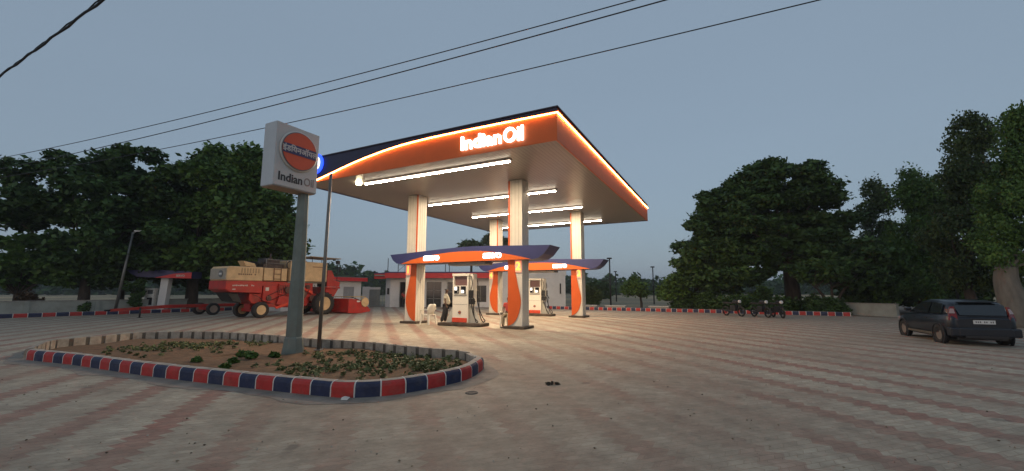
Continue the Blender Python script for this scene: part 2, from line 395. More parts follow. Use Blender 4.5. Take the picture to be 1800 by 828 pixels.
def kerb(path, H, W, block, joint, out_side, painted, mb, ih=0, jitter=.004):
    joint0 = joint
    """blocks along path (outer bottom edge); out_side +1: outside lies to the right of travel"""
    fine = resample(path, block / 4); n = len(fine)
    HF = H if callable(H) else (lambda q: H_)
    H_ = H
    def section(i, inset=0.0, dz=0.0):
        p = fine[i]; H = HF(p); t = (fine[min(i+1, n-1)] - fine[max(i-1, 0)]).normalized()
        o = Vector((t.y, -t.x, 0)) * out_side
        prof = [(-inset, 0), (-inset, H*.66), (-.014-inset, H*.84), (-.045-inset, H*.96), (-.09, H+dz), (-W, H+dz), (-W+inset, 0)]
        return [tuple(p + o*a + Vector((0, 0, b + ih))) for a, b in prof]
    idx = 0; k = 0
    while k + 4 <= n - 1:
        mat_i = (1 if idx % 2 == 0 else 2) if painted(fine[k + 2]) else 0
        dz = random.uniform(-jitter, jitter)
        jm = 3 if mat_i else 4; joint = joint0 if mat_i else joint0*5.0
        # joint first: a short slice with its own colour
        a = section(k); fr = joint / block * 4
        def lerp_sec(i, t, inset=0, dz=0):
            A, B = section(i, inset, dz), section(i+1, inset, dz); return [tuple(Vector(x).lerp(Vector(y), t)) for x, y in zip(A, B)]
        if jm == 3: mb.loft([section(k, 0.001, .001), lerp_sec(k, fr, 0.001, .001)], m=3)
        else: mb.loft([section(k, .03, -.02), lerp_sec(k, fr, .03, -.02)], m=4)
        rings = [lerp_sec(k, fr, 0, dz)] + [section(k + j, 0, dz) for j in (1, 2, 3, 4)]
        f0 = len(mb.f); mb.loft(rings, m=mat_i)
        if mat_i:                                  # only the outer face is painted; top and inner face are bare
            for fi in range(f0, len(mb.f) - 2):
                if (fi - f0) % 7 >= 3: mb.m[fi] = 0
        k += 4; idx += 1
# central island
KH = .275
front = [at(45, 633), at(130, 643), at(250, 661), at(400, 679.5), at(500, 691), at(575, 699), at(615, 701), at(660, 699), at(705, 694), at(770, 682), at(822, 668), at(845, 654), at(850, 647)]
back = [at(838, 625.5, .22), at(825, 620, .225), at(800, 616.7, .235), at(766, 612, .26), at(733, 608, KH), at(650, 600, KH), at(546, 593.5, KH), at(504, 589.6, KH), at(440, 585, KH), at(375, 582, KH), at(297, 582, KH), at(240, 584, KH), at(183, 588.7, KH), at(120, 594.5, .27), at(82, 599.5, .25), at(54, 609, .235)]
for p in back: p.z = 0
path = smooth_path(front + back, closed=True, sub=8)
NF = smooth_path(front, sub=8)
def kh(p):
    d_ = min((p - q).length for q in NF); t_ = max(0, min(1, d_/1.1)); return .24 + .035*t_*t_*(3-2*t_)
def is_front(p): return any((p - q).length < .35 for q in NF) and p.y < 11.2 and not (p.x > -2 and p.y > 9.3)
mb = MB()
kerb(path, kh, .16, .385, .022, 1, is_front, mb)
kb = mb.build('island_kerb', [conc_light, redk, bluek, whitek, M('kerb_joint', (.12, .105, .085), .95)], bevel=.006)
tag(kb, 'red and navy painted kerb ringing the planted island under the pylon sign', 'kerb')
# soil bed, slightly mounded
inner = resample(path, .4)[:-1]
cx = sum(p.x for p in inner)/len(inner); cy = sum(p.y for p in inner)/len(inner)
def bed_z(x, y): return .066 + .022*math.sin(x*1.3+.4)*math.cos(y*1.7) + .02*math.sin(x*4.1+y*3.3)
mb = MB(); rings = []
for k, s in enumerate((.985, .9, .8, .7, .6, .5, .4, .3, .2, .1, .02)):
    rings.append([(cx+(p.x-cx)*s, cy+(p.y-cy)*s, bed_z(cx+(p.x-cx)*s, cy+(p.y-cy)*s) + random.uniform(-.012, .012) - (.02 if k == 0 else 0)) for p in inner])
mb.loft(rings, smooth=True, caps=False); bed = struct(mb.build('island_soil', soil))
# cement skirt round the island
mb = MB(); n = len(inner); rin, rout = [], []
for i, p in enumerate(inner):
    t = (inner[(i+1) % n] - inner[i-1]).normalized(); o = Vector((t.y, -t.x, 0)); wv = .34 + .10*math.sin(i*.9) + .05*math.sin(i*2.3)
    rin.append((p.x - o.x*.05, p.y - o.y*.05, .0135)); rout.append((p.x + o.x*wv, p.y + o.y*wv, .0135))
mb.loft([rin + [rin[0]], rout + [rout[0]]], closed=False, caps=False)
struct(mb.build('cement_skirt', M('cement_skirt', (.25, .215, .175), .9, var=.3, scale=3, bump=.3, dirt=.6, dirtcol=(.17, .14, .11))))
# boundary kerbs
for (a, b, blk, lab, nm) in ((KL0, KL1, .58, 'low red and navy kerb along the left edge of the yard under the trees', 'boundary_kerb'),
                        (KR1, KR0, .38, 'low red and navy kerb along the right rear edge of the yard', 'boundary_kerb')):
    mb = MB(); P = [a.lerp(b, i / 40) for i in range(41)]
    kerb(P, .26, .16, blk, .035, 1 if a is KL0 else -1, lambda q: True, mb)
    tag(mb.build(nm, [conc_light, redk, bluek, whitek, darkbrown], bevel=.008), lab, 'kerb')

# ------------------------------------------------------------------ main canopy
Wc, Dc, ZB, ZT = 12.45, 17.6, 6.4, 7.5
can = thing('fuel_canopy', 'large flat station canopy with orange and navy fascia and glowing edge strip on four columns', 'canopy', tuple(CC), -AL)
def ridged_soffit():
    m = M('soffit_strips', (.29, .26, .235), .30, var=.04, scale=.8); nt = m.node_tree; b = nt.nodes['Principled BSDF']
    tc = nt.nodes.new('ShaderNodeTexCoord'); wv = nt.nodes.new('ShaderNodeTexWave'); wv.bands_direction = 'X'; wv.inputs['Scale'].default_value = 2.1; wv.wave_profile = 'SIN'
    nt.links.new(tc.outputs['Object'], wv.inputs['Vector'])
    bp = nt.nodes.new('ShaderNodeBump'); bp.inputs['Strength'].default_value = .25; bp.inputs['Distance'].default_value = .02; nt.links.new(wv.outputs[0], bp.inputs['Height']); nt.links.new(bp.outputs[0], b.inputs['Normal'])
    src = b.inputs['Base Color'].links[0].from_socket; rr_ = nt.nodes.new('ShaderNodeMapRange'); rr_.inputs[1].default_value = 0; rr_.inputs[2].default_value = .12; rr_.inputs[3].default_value = .55; rr_.inputs[4].default_value = 1; nt.links.new(wv.outputs[0], rr_.inputs[0])
    mm_ = nt.nodes.new('ShaderNodeMix'); mm_.data_type = 'RGBA'; mm_.blend_type = 'MULTIPLY'; mm_.inputs[0].default_value = 1; nt.links.new(src, mm_.inputs[6]); nt.links.new(rr_.outputs[0], mm_.inputs[7]); nt.links.new(mm_.outputs[2], b.inputs['Base Color'])
    return m
mb = MB(); mb.box(-Wc+.06, .06, ZB+.03, -.06, Dc-.06, ZB+.09); mb.build('soffit', ridged_soffit(), can)
mb = MB(); mb.box(-Wc+.05, .05, ZT-.22, -.05, Dc-.05, ZT-.12); mb.build('roof_deck', steel, can)
# edge curve of the orange on the front fascia, (u, z)
edge = [(-11.35, 6.42), (-10.5, 6.60), (-9.57, 6.80), (-8.7, 6.965), (-7.93, 7.08), (-7.2, 7.175), (-6.41, 7.245), (-5.5, 7.285), (-4.56, 7.30), (-2.87, 7.30), (0, 7.28)]
EC = smooth_path([(a, 0, b) for a, b in edge], sub=4)
mb = MB()
low = [(p.x, p.z) for p in EC]
poly = low + [(0, ZB), (-11.35, ZB)]
mb.prism(poly, 'y', 0, .06, 0)                                             # orange field
mb.prism([(-Wc, ZB), (-11.35, ZB)] + low + [(0, ZT), (-Wc, ZT)], 'y', -.002, .06, 1)  # navy field
mb.build('front_fascia', [orange, M('dark_navy_sheet', (.022, .022, .06), .5, var=.1)], can)
mb = MB(); mb.box(-.06, .062, ZB, .0, Dc-.002, 7.28, 0); mb.box(-.06, .062, 7.28, .002, Dc-.002, ZT, 0); mb.build('side_fascia', [orange], can)
mb = MB(); mb.box(-Wc, .062, ZB, -Wc+.06, Dc, ZT, 0); mb.build('side_fascia', [blue], can)
mb = MB(); mb.box(-Wc+.062, Dc-.06, ZB, -.062, Dc, ZT, 0); mb.build('rear_fascia', [blue], can)
capm = M('fascia_capping', (.045, .035, .05), .5)
mb = MB(); mb.box(-Wc-.03, -.05, ZT, .05, .10, ZT+.04); mb.box(-.08, .10, ZT, .05, Dc+.03, ZT+.04); mb.box(-Wc-.03, .10, ZT, -Wc+.08, Dc+.03, ZT+.04); mb.box(-Wc+.08, Dc-.08, ZT, -.08, Dc+.03, ZT+.04)
mb.build('capping', capm, can)
# LED strip with its lip, following the curve and then the right-hand edge
path_l = [Vector((p.x, -.035, p.z + .03)) for p in EC[:-1]] + [Vector((.035, -.035, 7.31)), Vector((.035, 9, 7.31)), Vector((.035, Dc, 7.31))]
mb = MB(); mb.tube([p + Vector((0, 0, .0)) for p in path_l], .017, 6); mb.build('led_strip', led_m, can)
mb = MB()
for a, b in zip(EC[:-1], EC[1:]):
    mb.hexa([(a.x, -.06, a.z+.055), (b.x, -.06, b.z+.055), (b.x, -.004, b.z+.055), (a.x, -.004, a.z+.055)], [(a.x, -.06, a.z+.062), (b.x, -.06, b.z+.062), (b.x, -.004, b.z+.062), (a.x, -.004, a.z+.062)])
mb.box(.004, -.05, 7.335, .06, Dc, 7.342); mb.build('strip_lip', orange, can)
t = text('lit_sign_letters', 'Indian', .69, lit_white, can, (-3.66, -.05, 6.615), (R(90), 0, 0), extrude=.035, offset=.014); fit_x(t, -3.66, -2.02)
t2 = text('lit_sign_letters', 'Oil', .72, lit_white, can, (-1.95, -.05, 6.60), (R(90), 0, 0), extrude=.035, offset=.014); fit_x(t2, -1.93, -1.18)
lg = MB(); lg.lathe([(.47, -.10), (.47, -.03), (.45, 0)], (-11.42, 0, 7.2), 'y', 32); lg = lg.build('lit_logo', logo_blue, can)
q = MB(); q.lathe([(.34, -.115), (.34, -.103)], (-11.42, 0, 7.2), 'y', 32); q.build('logo_face', logo_white, lg)
q = MB()
for sgn in (1, -1):
    arc = [(-11.42 + .29*math.cos(a), 7.2 + .29*math.sin(a)) for a in [sgn*R(x) for x in range(22, 159, 8)]]
    q.prism(arc, 'y', -.122, -.117)
q.build('logo_segment', lit_num, lg)
for i, (v, ua, ub) in enumerate(((1.13, -9.6, -2.3), (6.2, -10.0, -2.45), (10.55, -9.9, -2.5), (15.5, -10.4, -2.7))):
    f_ = MB(); f_.box(ua-.05, v-.10, ZB-.03, ub+.05, v+.10, ZB+.032); fx = f_.build('light_fitting', white, can)
    q = MB(); q.loft([[(x_, v-.050, ZB-.031), (x_, v-.050, ZB-.078), (x_, v+.050, ZB-.078), (x_, v+.050, ZB-.031)] for x_ in (ua, ub)]); q.m[1] = 1; q.build('tube', [tube_side, tube_m], fx)
q = MB(); q.lathe([(.10, -.07), (.13, -.03), (.13, .05)], (-9.85, 1.0, ZB-.02), 'z', 16); q.build('spot_lamp', M('spot_lamp', (1, .9, .7), .4, emit=14, ecol=(1, .82, .5)), can)

# columns with their swoosh panels
CS = .335
def column(u, v, side, num, has_text=True):
    """side +1: straight edge of the swoosh on the right (+u) corner of the front face; -1: on the left"""
    H0 = .12
    c = MB(); c.box(u-CS, v-CS, H0, u+CS, v+CS, ZB+.02)
    col_ = c.build('column', cream, can, bevel=.015)
    p = MB(); p.box(u-CS-.17, v-CS-.15, .014, u+CS+.17, v+CS+.15, H0); p.build('plinth', darkbrown, col_, bevel=.02)
    # ribs of the cladding
    rb = MB()
    for k in range(1, 4):
        x = -CS + 2*CS*k/4; rb.box(u+x-.006, v-CS-.006, 3.5, u+x+.006, v-CS+.002, ZB); rb.box(u+CS-.002, v+x-.006, .14, u+CS+.006, v+x+.006, ZB)
    rb.build('cladding_seam', M('seam', (.42, .38, .3), .6) if 'seam' not in bpy.data.materials else bpy.data.materials['seam'], col_)
    # thin orange upright above the band
    e = side * CS
    s = MB(); s.box(min(u+e, u+e-side*.09), v-CS-.012, 3.5, max(u+e, u+e-side*.09), v-CS-.001, ZB)
    s.build('orange_upright', orange_gloss, col_)
    # swoosh: belly low down
    prof = [(.04, H0+.02), (.22, .22), (.40, .42), (.53, .72), (.60, 1.05), (.585, 1.35), (.50, 1.7), (.41, 2.1), (.34, 2.5), (.30, 2.95), (.28, 3.0)]
    sm_ = smooth_path([(a, 0, b) for a, b in prof], sub=4)
    poly = [(u + e - side*q_.x, q_.z) for q_ in sm_] + [(u+e, 3.0), (u+e, H0+.02)]
    s = MB(); s.prism(poly, 'y', v-CS-.03, v-CS-.002); s.build('swoosh_panel', orange_gloss, col_)
    # number light
    nx = u - e + side*.17
    s = MB(); s.box(nx-.13, v-CS-.05, 2.38, nx+.13, v-CS-.004, 2.86); nb = s.build('number_light', lit_numbg, col_)
    text('number', num, .50, lit_num, nb, (nx, v-CS-.055, 2.62), (R(90), 0, 0), extrude=.004, offset=.012, centre=True)
column(-9.35, 4.45, 1, '1'); column(-3.42, 4.15, -1, '2'); column(-9.35, 12.75, 1, '4'); column(-3.45, 12.5, -1, '3')

# boat-shaped bands between the column pairs
def band(label, uL, uR, v0, zb, texts):
    b = thing('sign_band', label, 'sign', tuple(uv(0, v0)), -AL)
    dep = 1.15; L_ = uR - uL
    top = smooth_path([(uL, 0, zb+.48), (uL+L_*.12, 0, zb+.52), (uL+L_*.45, 0, zb+.66), (uL+L_*.62, 0, zb+.67), (uL+L_*.85, 0, zb+.60), (uR, 0, zb+.56)], sub=5)
    body = [(uL, zb+.48), (uL+.18, zb+.20), (uL+.42, zb+.04), (uL+.62, zb), (uR-.80, zb), (uR-.55, zb+.04), (uR-.30, zb+.20), (uR, zb+.56)]
    poly = body + [(p.x, p.z) for p in reversed(top[1:-1])]
    m_ = MB(); m_.prism(poly, 'y', -dep/2, dep/2); m_.build('navy_shell', blue, b)
    arc = smooth_path([(uL+.75, 0, zb+.004), (uL+1.6, 0, zb+.22), (uL+2.6, 0, zb+.36), (uL+L_*.45, 0, zb+.46), (uL+L_*.62, 0, zb+.44), (uR-2.2, 0, zb+.30), (uR-1.4, 0, zb+.14), (uR-.85, 0, zb+.004)], sub=5)
    m_ = MB(); m_.prism([(p.x, p.z) for p in arc], 'y', -dep/2-.035, -dep/2-.001); m_.build('orange_lens', orange, b)
    for (tx, tw) in texts:
        m_ = text('lit_letters', 'SERVO', .29, lit_white2, b, (tx, -dep/2-.05, zb+.21), (R(90), 0, 0), extrude=.012, offset=.020, sx=tw, centre=True)
    m_ = MB(); m_.box(uL+L_*.40, -.45, zb-.14, uL+L_*.40+2.0, .25, zb-.005); m_.build('lamp_box', grey_m, b, bevel=.02)
    return b
b1 = band('near boat shaped navy and orange sign band between the front two columns', -10.35, -1.75, 4.25, 2.90, ((-7.75, 1.05), (-4.45, 1.05)))
b2 = band('rear boat shaped navy and orange sign band between the back two columns', -10.35, -1.70, 12.6, 2.88, ((-7.8, 1.05), (-4.45, 1.05)))
for b_ in (b1, b2): b_['group'] = 'sign bands under the canopy'

# ------------------------------------------------------------------ fuel dispensers
def dispenser(label, loc):
    d = thing('fuel_dispenser', label, 'fuel pump', loc, -AL, 'fuel dispensers')
    m = MB()
    m.box(-1.15, -.42, .014, 1.15, .42, .16); m.build('plinth', darkbrown, d, bevel=.03)
    m = MB(); m.box(-.43, -.27, .16, .43, .27, 1.42); m.build('cabinet', plastic_w, d, bevel=.02)
    m = MB()                                                       # head frame with open top window
    m.box(-.43, -.27, 1.425, .43, .27, 1.83); m.box(-.43, -.27, 1.83, -.35, .27, 2.26); m.box(.35, -.27, 1.83, .43, .27, 2.26)
    m.box(-.45, -.29, 2.26, .45, .29, 2.38); m.build('head', plastic_w, d, bevel=.012)
    m = MB(); m.box(-.348, -.18, 1.832, .348, .20, 2.258); m.build('head_window', M('red_reflection_pane', (.16, .09, .08), .15) if 'red_reflection_pane' not in bpy.data.materials else bpy.data.materials['red_reflection_pane'], d)  # dark red reflection put into the pane's base colour
    for x, w_ in ((-.20, 1), (.17, -1)):
        m = MB(); m.box(x-.135, -.292, 1.47, x+.135, -.272, 1.80); f = m.build('display', disp_black, d, bevel=.01)
        m = MB(); m.box(x-.115, -.299, 1.62 if w_ > 0 else 1.49, x+.03, -.293, 1.78 if w_ > 0 else 1.63); m.build('lit_readout', disp_white, f)
        m = MB(); m.box(x+.045, -.299, 1.50, x+.115, -.293, 1.60); m.build('keypad', grey_m, f)
    m = MB(); m.box(-.36, -.288, 1.36, .36, -.272, 1.41); m.build('control_strip', grey_m, d)
    m = MB(); m.box(-.40, -.276, .975, .40, -.268, .985); m.build('door_seam', sign_rim, d)
    m = MB(); m.lathe([(.08, -.286), (.08, -.272)], (-.02, 0, .62), 'y', 20); e_ = m.build('round_emblem', M('emblem_orange', (.45, .16, .07), .5) if 'emblem_orange' not in bpy.data.materials else bpy.data.materials['emblem_orange'], d)
    m = MB(); m.box(-.10, -.291, .603, .06, -.287, .637); m.build('emblem_bar', sign_blue, e_)
    m = MB(); m.box(-.42, -.30, .18, .38, -.272, .38); m.build('red_kick_panel', M('kick_red', (.60, .06, .025), .5) if 'kick_red' not in bpy.data.materials else bpy.data.materials['kick_red'], d, bevel=.01)
    for s in (-1, 1):                                              # sloping wing panels
        m = MB(); m.prism([(s*.435, .16), (s*.85, .16), (s*.435, 1.0)], 'y', -.15, .15); m.build('wing_panel', M('wing_grey', (.42, .41, .36), .5) if 'wing_grey' not in bpy.data.materials else bpy.data.materials['wing_grey'], d)
    m = MB(); m.box(.47, -.17, .9, .62, .17, 2.36); m.build('hose_column', plastic_w, d, bevel=.01)
    for y in (-.22, .22):
        m = MB(); m.box(.46, y-.05, 1.28, .66, y+.05, 1.62); m.tube([(.62, y, 1.35), (.72, y-.02, 1.22), (.80, y-.02, 1.10)], [.03, .025, .018], 8)
        m.build('nozzle', darksteel, d, bevel=.005)
        hp = smooth_path([(.55, y, 2.25), (.62, y*1.1, 1.9), (.56, y*1.2, 1.55), (.62, y*1.3, .95), (.80, y*1.5, .45), (.98, y*1.4, .24), (.86, y*1.2, .22), (.72, y*1.1, .6), (.70, y, 1.18)], sub=5)
        m = MB(); m.tube(hp, .022, 8); m.build('hose', black, d)
    m = MB(); m.box(.46, -.26, 1.0, .68, -.08, 1.24); m.build('nozzle_holder', darksteel, d, bevel=.01)
    return d
dispenser('near white fuel dispenser with two hoses beside the standing man, under the front sign band', tuple(uv(-6.28, 4.2)))
dispenser('far white fuel dispenser standing between the two rear columns', tuple(uv(-6.35, 12.75)))

# ------------------------------------------------------------------ pylon sign and pole
N0 = Vector((-5.70, 9.65, 0))
ps = thing('pylon_sign', 'tall square sign with round orange emblem on a thick grey green pole in the island', 'sign', tuple(N0), -AL)
pz0, pz1, pw, pt = 4.12, 5.72, 1.19, .49                        # panel in local: x from -pt to 0 (face at x=0, looking +x), y from 0 to pw
m = MB(); m.box(-pt, 0, pz0, -.02, pw, pz1); m.build('sign_box', signside, ps, bevel=.012)
m = MB(); m.box(-.018, .012, pz0+.012, .0, pw-.012, pz1-.012); m.build('sign_face', signface, ps, bevel=.004)
m = MB(); m.box(-pt+.03, .03, pz0-.02, -.03, pw-.03, pz0-.002); m.build('box_underside', M('sign_underside', (.33, .26, .21), .7), ps)
cy_, cz_, rr = .60, 5.09, .475
m = MB(); m.lathe([(rr+.045, 0.002), (rr+.045, .035), (rr+.01, .05)], (0, cy_, cz_), 'x', 48); disc = m.build('emblem_rim', sign_silver, ps)
m = MB(); m.lathe([(rr+.012, .052), (rr+.012, .060)], (0, cy_, cz_), 'x', 48); m.build('emblem_outline', sign_rim, disc)
m = MB(); m.lathe([(rr-.01, .062), (rr-.01, .072)], (0, cy_, cz_), 'x', 48); m.build('emblem_disc', sign_orange, disc)
m = MB(); m.box(.073, cy_-rr+.02, cz_-.12, .082, cy_+rr-.02, cz_+.12); m.build('emblem_band', sign_blue, disc)
hb = 'इ\u0902\u093fडयनऑयल'
text('emblem_lettering', 'इ\u0902डियनऑयल', .20, sign_silver, disc, (.084, cy_, cz_-.005), (R(90), 0, R(90)), extrude=.003, offset=.004, centre=True)
text('sign_name', 'Indian', .30, sign_black, ps, (.004, .10, 4.27), (R(90), 0, R(90)), extrude=.004, offset=.006, sx=.93)
text('sign_name', 'Oil', .30, M('sign_faded', (.27, .22, .20), .5), ps, (.004, .80, 4.27), (R(90), 0, R(90)), extrude=.004, offset=.003, sx=.80)
pp = Vector((.995, -.24))                                    # pole centre: y, x local
m = MB(); seg8 = [(math.cos(R(22.5+45*k)), math.sin(R(22.5+45*k))) for k in range(8)]
rings = [[(pp.y + c*r_, pp.x + s*r_, z) for c, s in seg8] for z, r_ in ((.02, .20), (.02, .20), (pz0+.02, .135))]
m.loft(rings[1:]); m.build('pole', greypole, ps, bevel=.006)
m = MB(); rings = [[(pp.y + c*r_, pp.x + s*r_, z) for c, s in seg8] for z, r_ in ((.02, .27), (.42, .215), (.46, .20))]
m.loft(rings); m.build('pole_boot', greypole, ps, bevel=.01)
pb = at(560, 616, .06); ptp = up(582, 306, pb.y)
m = MB(); m.tube([(0, 0, 0), tuple(Vector((ptp.x - pb.x, 0, ptp.z - pb.z)))], [.05, .04], 10)
lp = thing('flag_pole', 'thin grey steel pole beside the pylon sign post at the back of the island', 'pole', tuple(pb))
m.build('shaft', steel, lp)
m = MB(); m.box(-.09, -.09, -.02, .09, .09, .03); m.build('base_plate', steel, lp)

# ------------------------------------------------------------------ office building
def building():
    Yb = 41.0
    def X(px): return up(px, 511, Yb).x
    b = thing('station_office', 'long white single storey office with red fascia and glazed front behind the pumps', 'building', (0, Yb, 0))
    x0, xL, xg0, xg1, xp1, xr = X(673), X(686), X(702), X(746), X(776), X(994)
    m = MB()
    # front wall in pieces round the openings (front plane y=0, 0.25 thick)
    def wall(a, c, z0=0, z1=3.05, y=0): m.box(a, y, z0, c, y+.25, z1)
    wall(xL, xg0); m.hexa([(x0, .9, 0), (xL, 0, 0), (xL, .25, 0), (x0, 1.15, 0)], [(x0, .9, 3.05), (xL, 0, 3.05), (xL, .25, 3.05), (x0, 1.15, 3.05)])
    wa, wb = X(798), X(834); wc = X(855); wall(X(776), X(786)); wall(wa, wb); wall(wb, wc, 0, .5); wall(wb, wc, 2.1, 3.05); wall(wc, X(925)); wall(X(925), X(932), 0, .55); wall(X(925), X(932), 1.9, 3.05); wall(X(932), xr)
    wall(xg0, X(776), 2.45, 3.05); wall(X(786), wa, 2.45, 3.05)
    m.box(xr-.25, .25, 0, xr, 7, 3.05); m.box(x0, 7, 0, xr, 7.2, 3.05); m.box(x0, 1.15, 0, x0+.2, 7, 3.05)
    m.box(X(872), -.02, 3.05, xr+.1, 7.2, 3.62)
    w = m.build('wall', wallw, b)
    m = MB(); m.box(x0-.6, -.9, 3.0, X(872), 7.3, 3.12); m.build('roof_slab', concrete, b)
    m = MB(); m.box(X(686)-.3, -1.0, 2.80, X(872), -.86, 3.30); m.box(X(660), -.55, 2.74, X(686)-.302, -.41, 3.24); m.build('red_fascia', redfas, b)
    m = MB(); m.box(X(686)-.32, -1.02, 3.30, X(872)+.02, -.82, 3.40); m.box(X(660)-.02, -.57, 3.24, X(686)-.322, -.39, 3.32); m.build('fascia_capping', blue, b)
    # glazed openings
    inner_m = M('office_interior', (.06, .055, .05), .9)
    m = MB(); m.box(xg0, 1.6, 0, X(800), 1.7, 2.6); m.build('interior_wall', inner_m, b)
    def win(a, c, z0, z1, nx, nz, y=.12):
        f = MB(); t = .045
        for k in range(nx+1): xx = a + (c-a)*k/nx; f.box(xx-t/2, y-.03, z0, xx+t/2, y+.03, z1)
        for k in range(nz+1): zz = z0 + (z1-z0)*k/nz; f.box(a, y-.028, zz-t/2, c, y+.028, zz+t/2)
        fo = f.build('window_frame', steel, b); p = MB(); p.box(a, y-.006, z0, c, y+.006, z1); p.build('pane', glass_dark, fo)
    win(xg0+.05, X(718), .02, 2.45, 1, 1); win(X(720), xg1-.05, .02, 2.45, 2, 2); win(xg1+.2, X(776)-.05, .02, 2.45, 2, 3); win(X(786)+.05, wa-.05, .5, 2.45, 1, 2)
    win(wb, wc, .5, 2.1, 2, 1); win(X(925), X(932), .55, 1.9, 1, 1)
    wall_p = MB(); wall_p.box(xg1-.05, -.02, 0, xg1+.2, .25, 2.45); wall_p.build('door_post', wallw, b)
    m = MB(); m.box(X(682)-.13, -.28+.45, 1.25, X(682)+.13, -.1+.45, 1.85); m.build('wall_box', darksteel, b)
    m = MB(); m.box(X(985)-.06, -.12, 1.3, X(985)+.06, -.005, 2.3); m.build('wall_lamp', darksteel, b)
    m = MB()
    for px, h_ in ((682, 1.35), (700, .8), (745, .9), (783, 1.0), (790, .7)): m.tube([(X(px), -.3, 3.1), (X(px), -.3, 3.4+h_)], .035, 6)
    m.tube([(X(700), -.3, 4.1), (X(712), -.3, 4.1)], .03, 6); m.tube([(X(712), -.3, 3.1), (X(712), -.3, 4.1)], .03, 6); m.tube([(X(700), -.3, 3.5), (X(712), -.3, 4.1)], .02, 6); m.tube([(X(745), -.3, 4.2), (X(783), -.3, 4.2)], .03, 6)
    m.build('roof_railing', darksteel, b)
    return b
building()
# small side building behind the harvester
P0 = at(633, 541.5); sb = thing('pump_room', 'small white side building with red roof edge behind the harvester', 'building', tuple(P0), R(90-31))
m = MB(); m.box(-7.5, 0, 0, 0, 4.0, 2.45); m.build('wall', wallw, sb)
m = MB(); m.box(-7.7, -.45, 2.45, .35, -.38, 2.78); m.box(.28, -.378, 2.45, .35, 4.2, 2.78); m.build('red_fascia', redfas, sb)
m = MB(); m.box(-7.7, -.376, 2.46, .278, 4.2, 2.60); m.build('roof_slab', concrete, sb)
m = MB(); m.box(-7.72, -.47, 2.782, .37, 4.22, 2.84); m.build('fascia_capping', sign_rim, sb)
m = MB(); m.box(-1.9, -.03, .95, -.8, -.002, 1.95); wf = m.build('window', M('louvre_grey', (.30, .30, .31), .6), sb)
# boundary walls and gate
gw = MB(); a = up(637, 511, 42.0); c = up(668, 511, 42.0); gw.box(a.x, 42, 0, a.x+.7, 42.25, 2.0); gw.box(a.x, 42.02, 1.72, c.x, 42.22, 1.95)
gt = thing('yard_gate', 'grey metal gate with low white pier between the side building and the office', 'gate', (0, 0, 0))
gw.build('pier', wallw, gt); m = MB(); m.box(a.x+.7, 42.05, .08, c.x, 42.10, 1.718)
for k in range(6): m.box(a.x+.72+k*.33, 42.0, .1, a.x+.75+k*.33, 42.048, 1.70)
m.build('gate_leaf', M('gate_grey', (.24, .26, .26), .6), gt)
o_l = Vector((-KL1.y+KL0.y, KL1.x-KL0.x, 0)).normalized()
def long_wall(name, lab, a, b, h_, th, mt):
    a, b = Vector(a), Vector(b); L_ = (b-a).length; t = thing(name, lab, 'wall', tuple(a), math.atan2(b.y-a.y, b.x-a.x))
    m = MB(); m.box(0, 0, 0, L_, th, h_)
    k = 0
    m.build('wall_face', mt, t)
    q_ = MB(); q_.box(-.02, -.03, h_+.001, L_+.02, th+.03, h_+.06); q_.build('wall_coping', concrete, t)
    m = MB()
    while k*3.2 < L_: m.box(k*3.2, -.06, 0, k*3.2+.23, -.002, h_-.01); k += 1
    m.build('wall_pier', mt, t)
long_wall('boundary_wall', 'low grey green plastered wall behind the left kerb under the trees', KL0 + o_l*1.4 + Vector((-6, -9, 0)), KL1 + o_l*1.4, .92, .2, wallg)
long_wall('boundary_wall', 'low pale wall behind the trees near the parked car', up(1482, 511, 28.5).xy.to_3d(), up(1572, 511, 25.5).xy.to_3d(), .75, .2, wallg)
for i, (px0, px1, lab) in enumerate(((1019, 1048, 'left white concrete slab behind the rear kerb, by the rear column'), (1063, 1098, 'middle white concrete slab behind the rear kerb, under the dark lamp post'), (1139, 1174, 'right white concrete slab behind the rear kerb, under the round tree'))):
    Y_ = 37.3 - i*1.35
    a, c = up(px0, 511, Y_), up(px1, 511, Y_-.9); L_ = (c-a).length
    t = thing('culvert_slab', lab, 'slab', (a.x, a.y, 0), math.atan2(c.y-a.y, c.x-a.x), 'white slabs behind the rear kerb')
    m = MB(); m.box(0, 0, 0, L_, .35, .30); m.build('slab_base', concrete, t); m = MB(); m.box(-.03, -.03, .302, L_+.03, .38, .36); m.build('slab_top', whitek, t, bevel=.01)

# small unlit pump stand on the left
li = up(288, 511, 31.5); fi = thing('side_pump_shelter', 'small unlit cantilever pump shelter with navy and red band at the left edge', 'shelter', (li.x, li.y, 0), R(6))
m = MB(); m.hexa([(-.26, -.22, 0), (.26, -.22, 0), (.26, .22, 0), (-.26, .22, 0)], [(-.12, -.22, 2.55), (.40, -.22, 2.55), (.40, .22, 2.55), (-.12, .22, 2.55)]); m.build('post', wallw, fi)
m = MB(); m.prism([(-2.3, 3.12), (-2.0, 2.85), (-1.5, 2.62), (.1, 2.56), (2.2, 2.52), (2.2, 3.02), (.6, 3.10)], 'y', -.6, .6); m.build('navy_shell', blue, fi)
m = MB(); m.prism([(-.3, 2.56), (1.0, 2.86), (2.21, 2.95), (2.21, 2.50)], 'y', -.64, -.602); m.build('red_lens', redfas, fi)
text('band_lettering', 'SERVO', .2, whitek, fi, (1.45, -.645, 2.7), (R(90), 0, 0), extrude=.004, offset=.006, centre=True)
lp2 = up(267, 511, 31.2); d2 = thing('old_dispenser', 'small old white fuel dispenser with an open frame under the unlit side shelter', 'fuel pump', (lp2.x, lp2.y, 0), R(4))
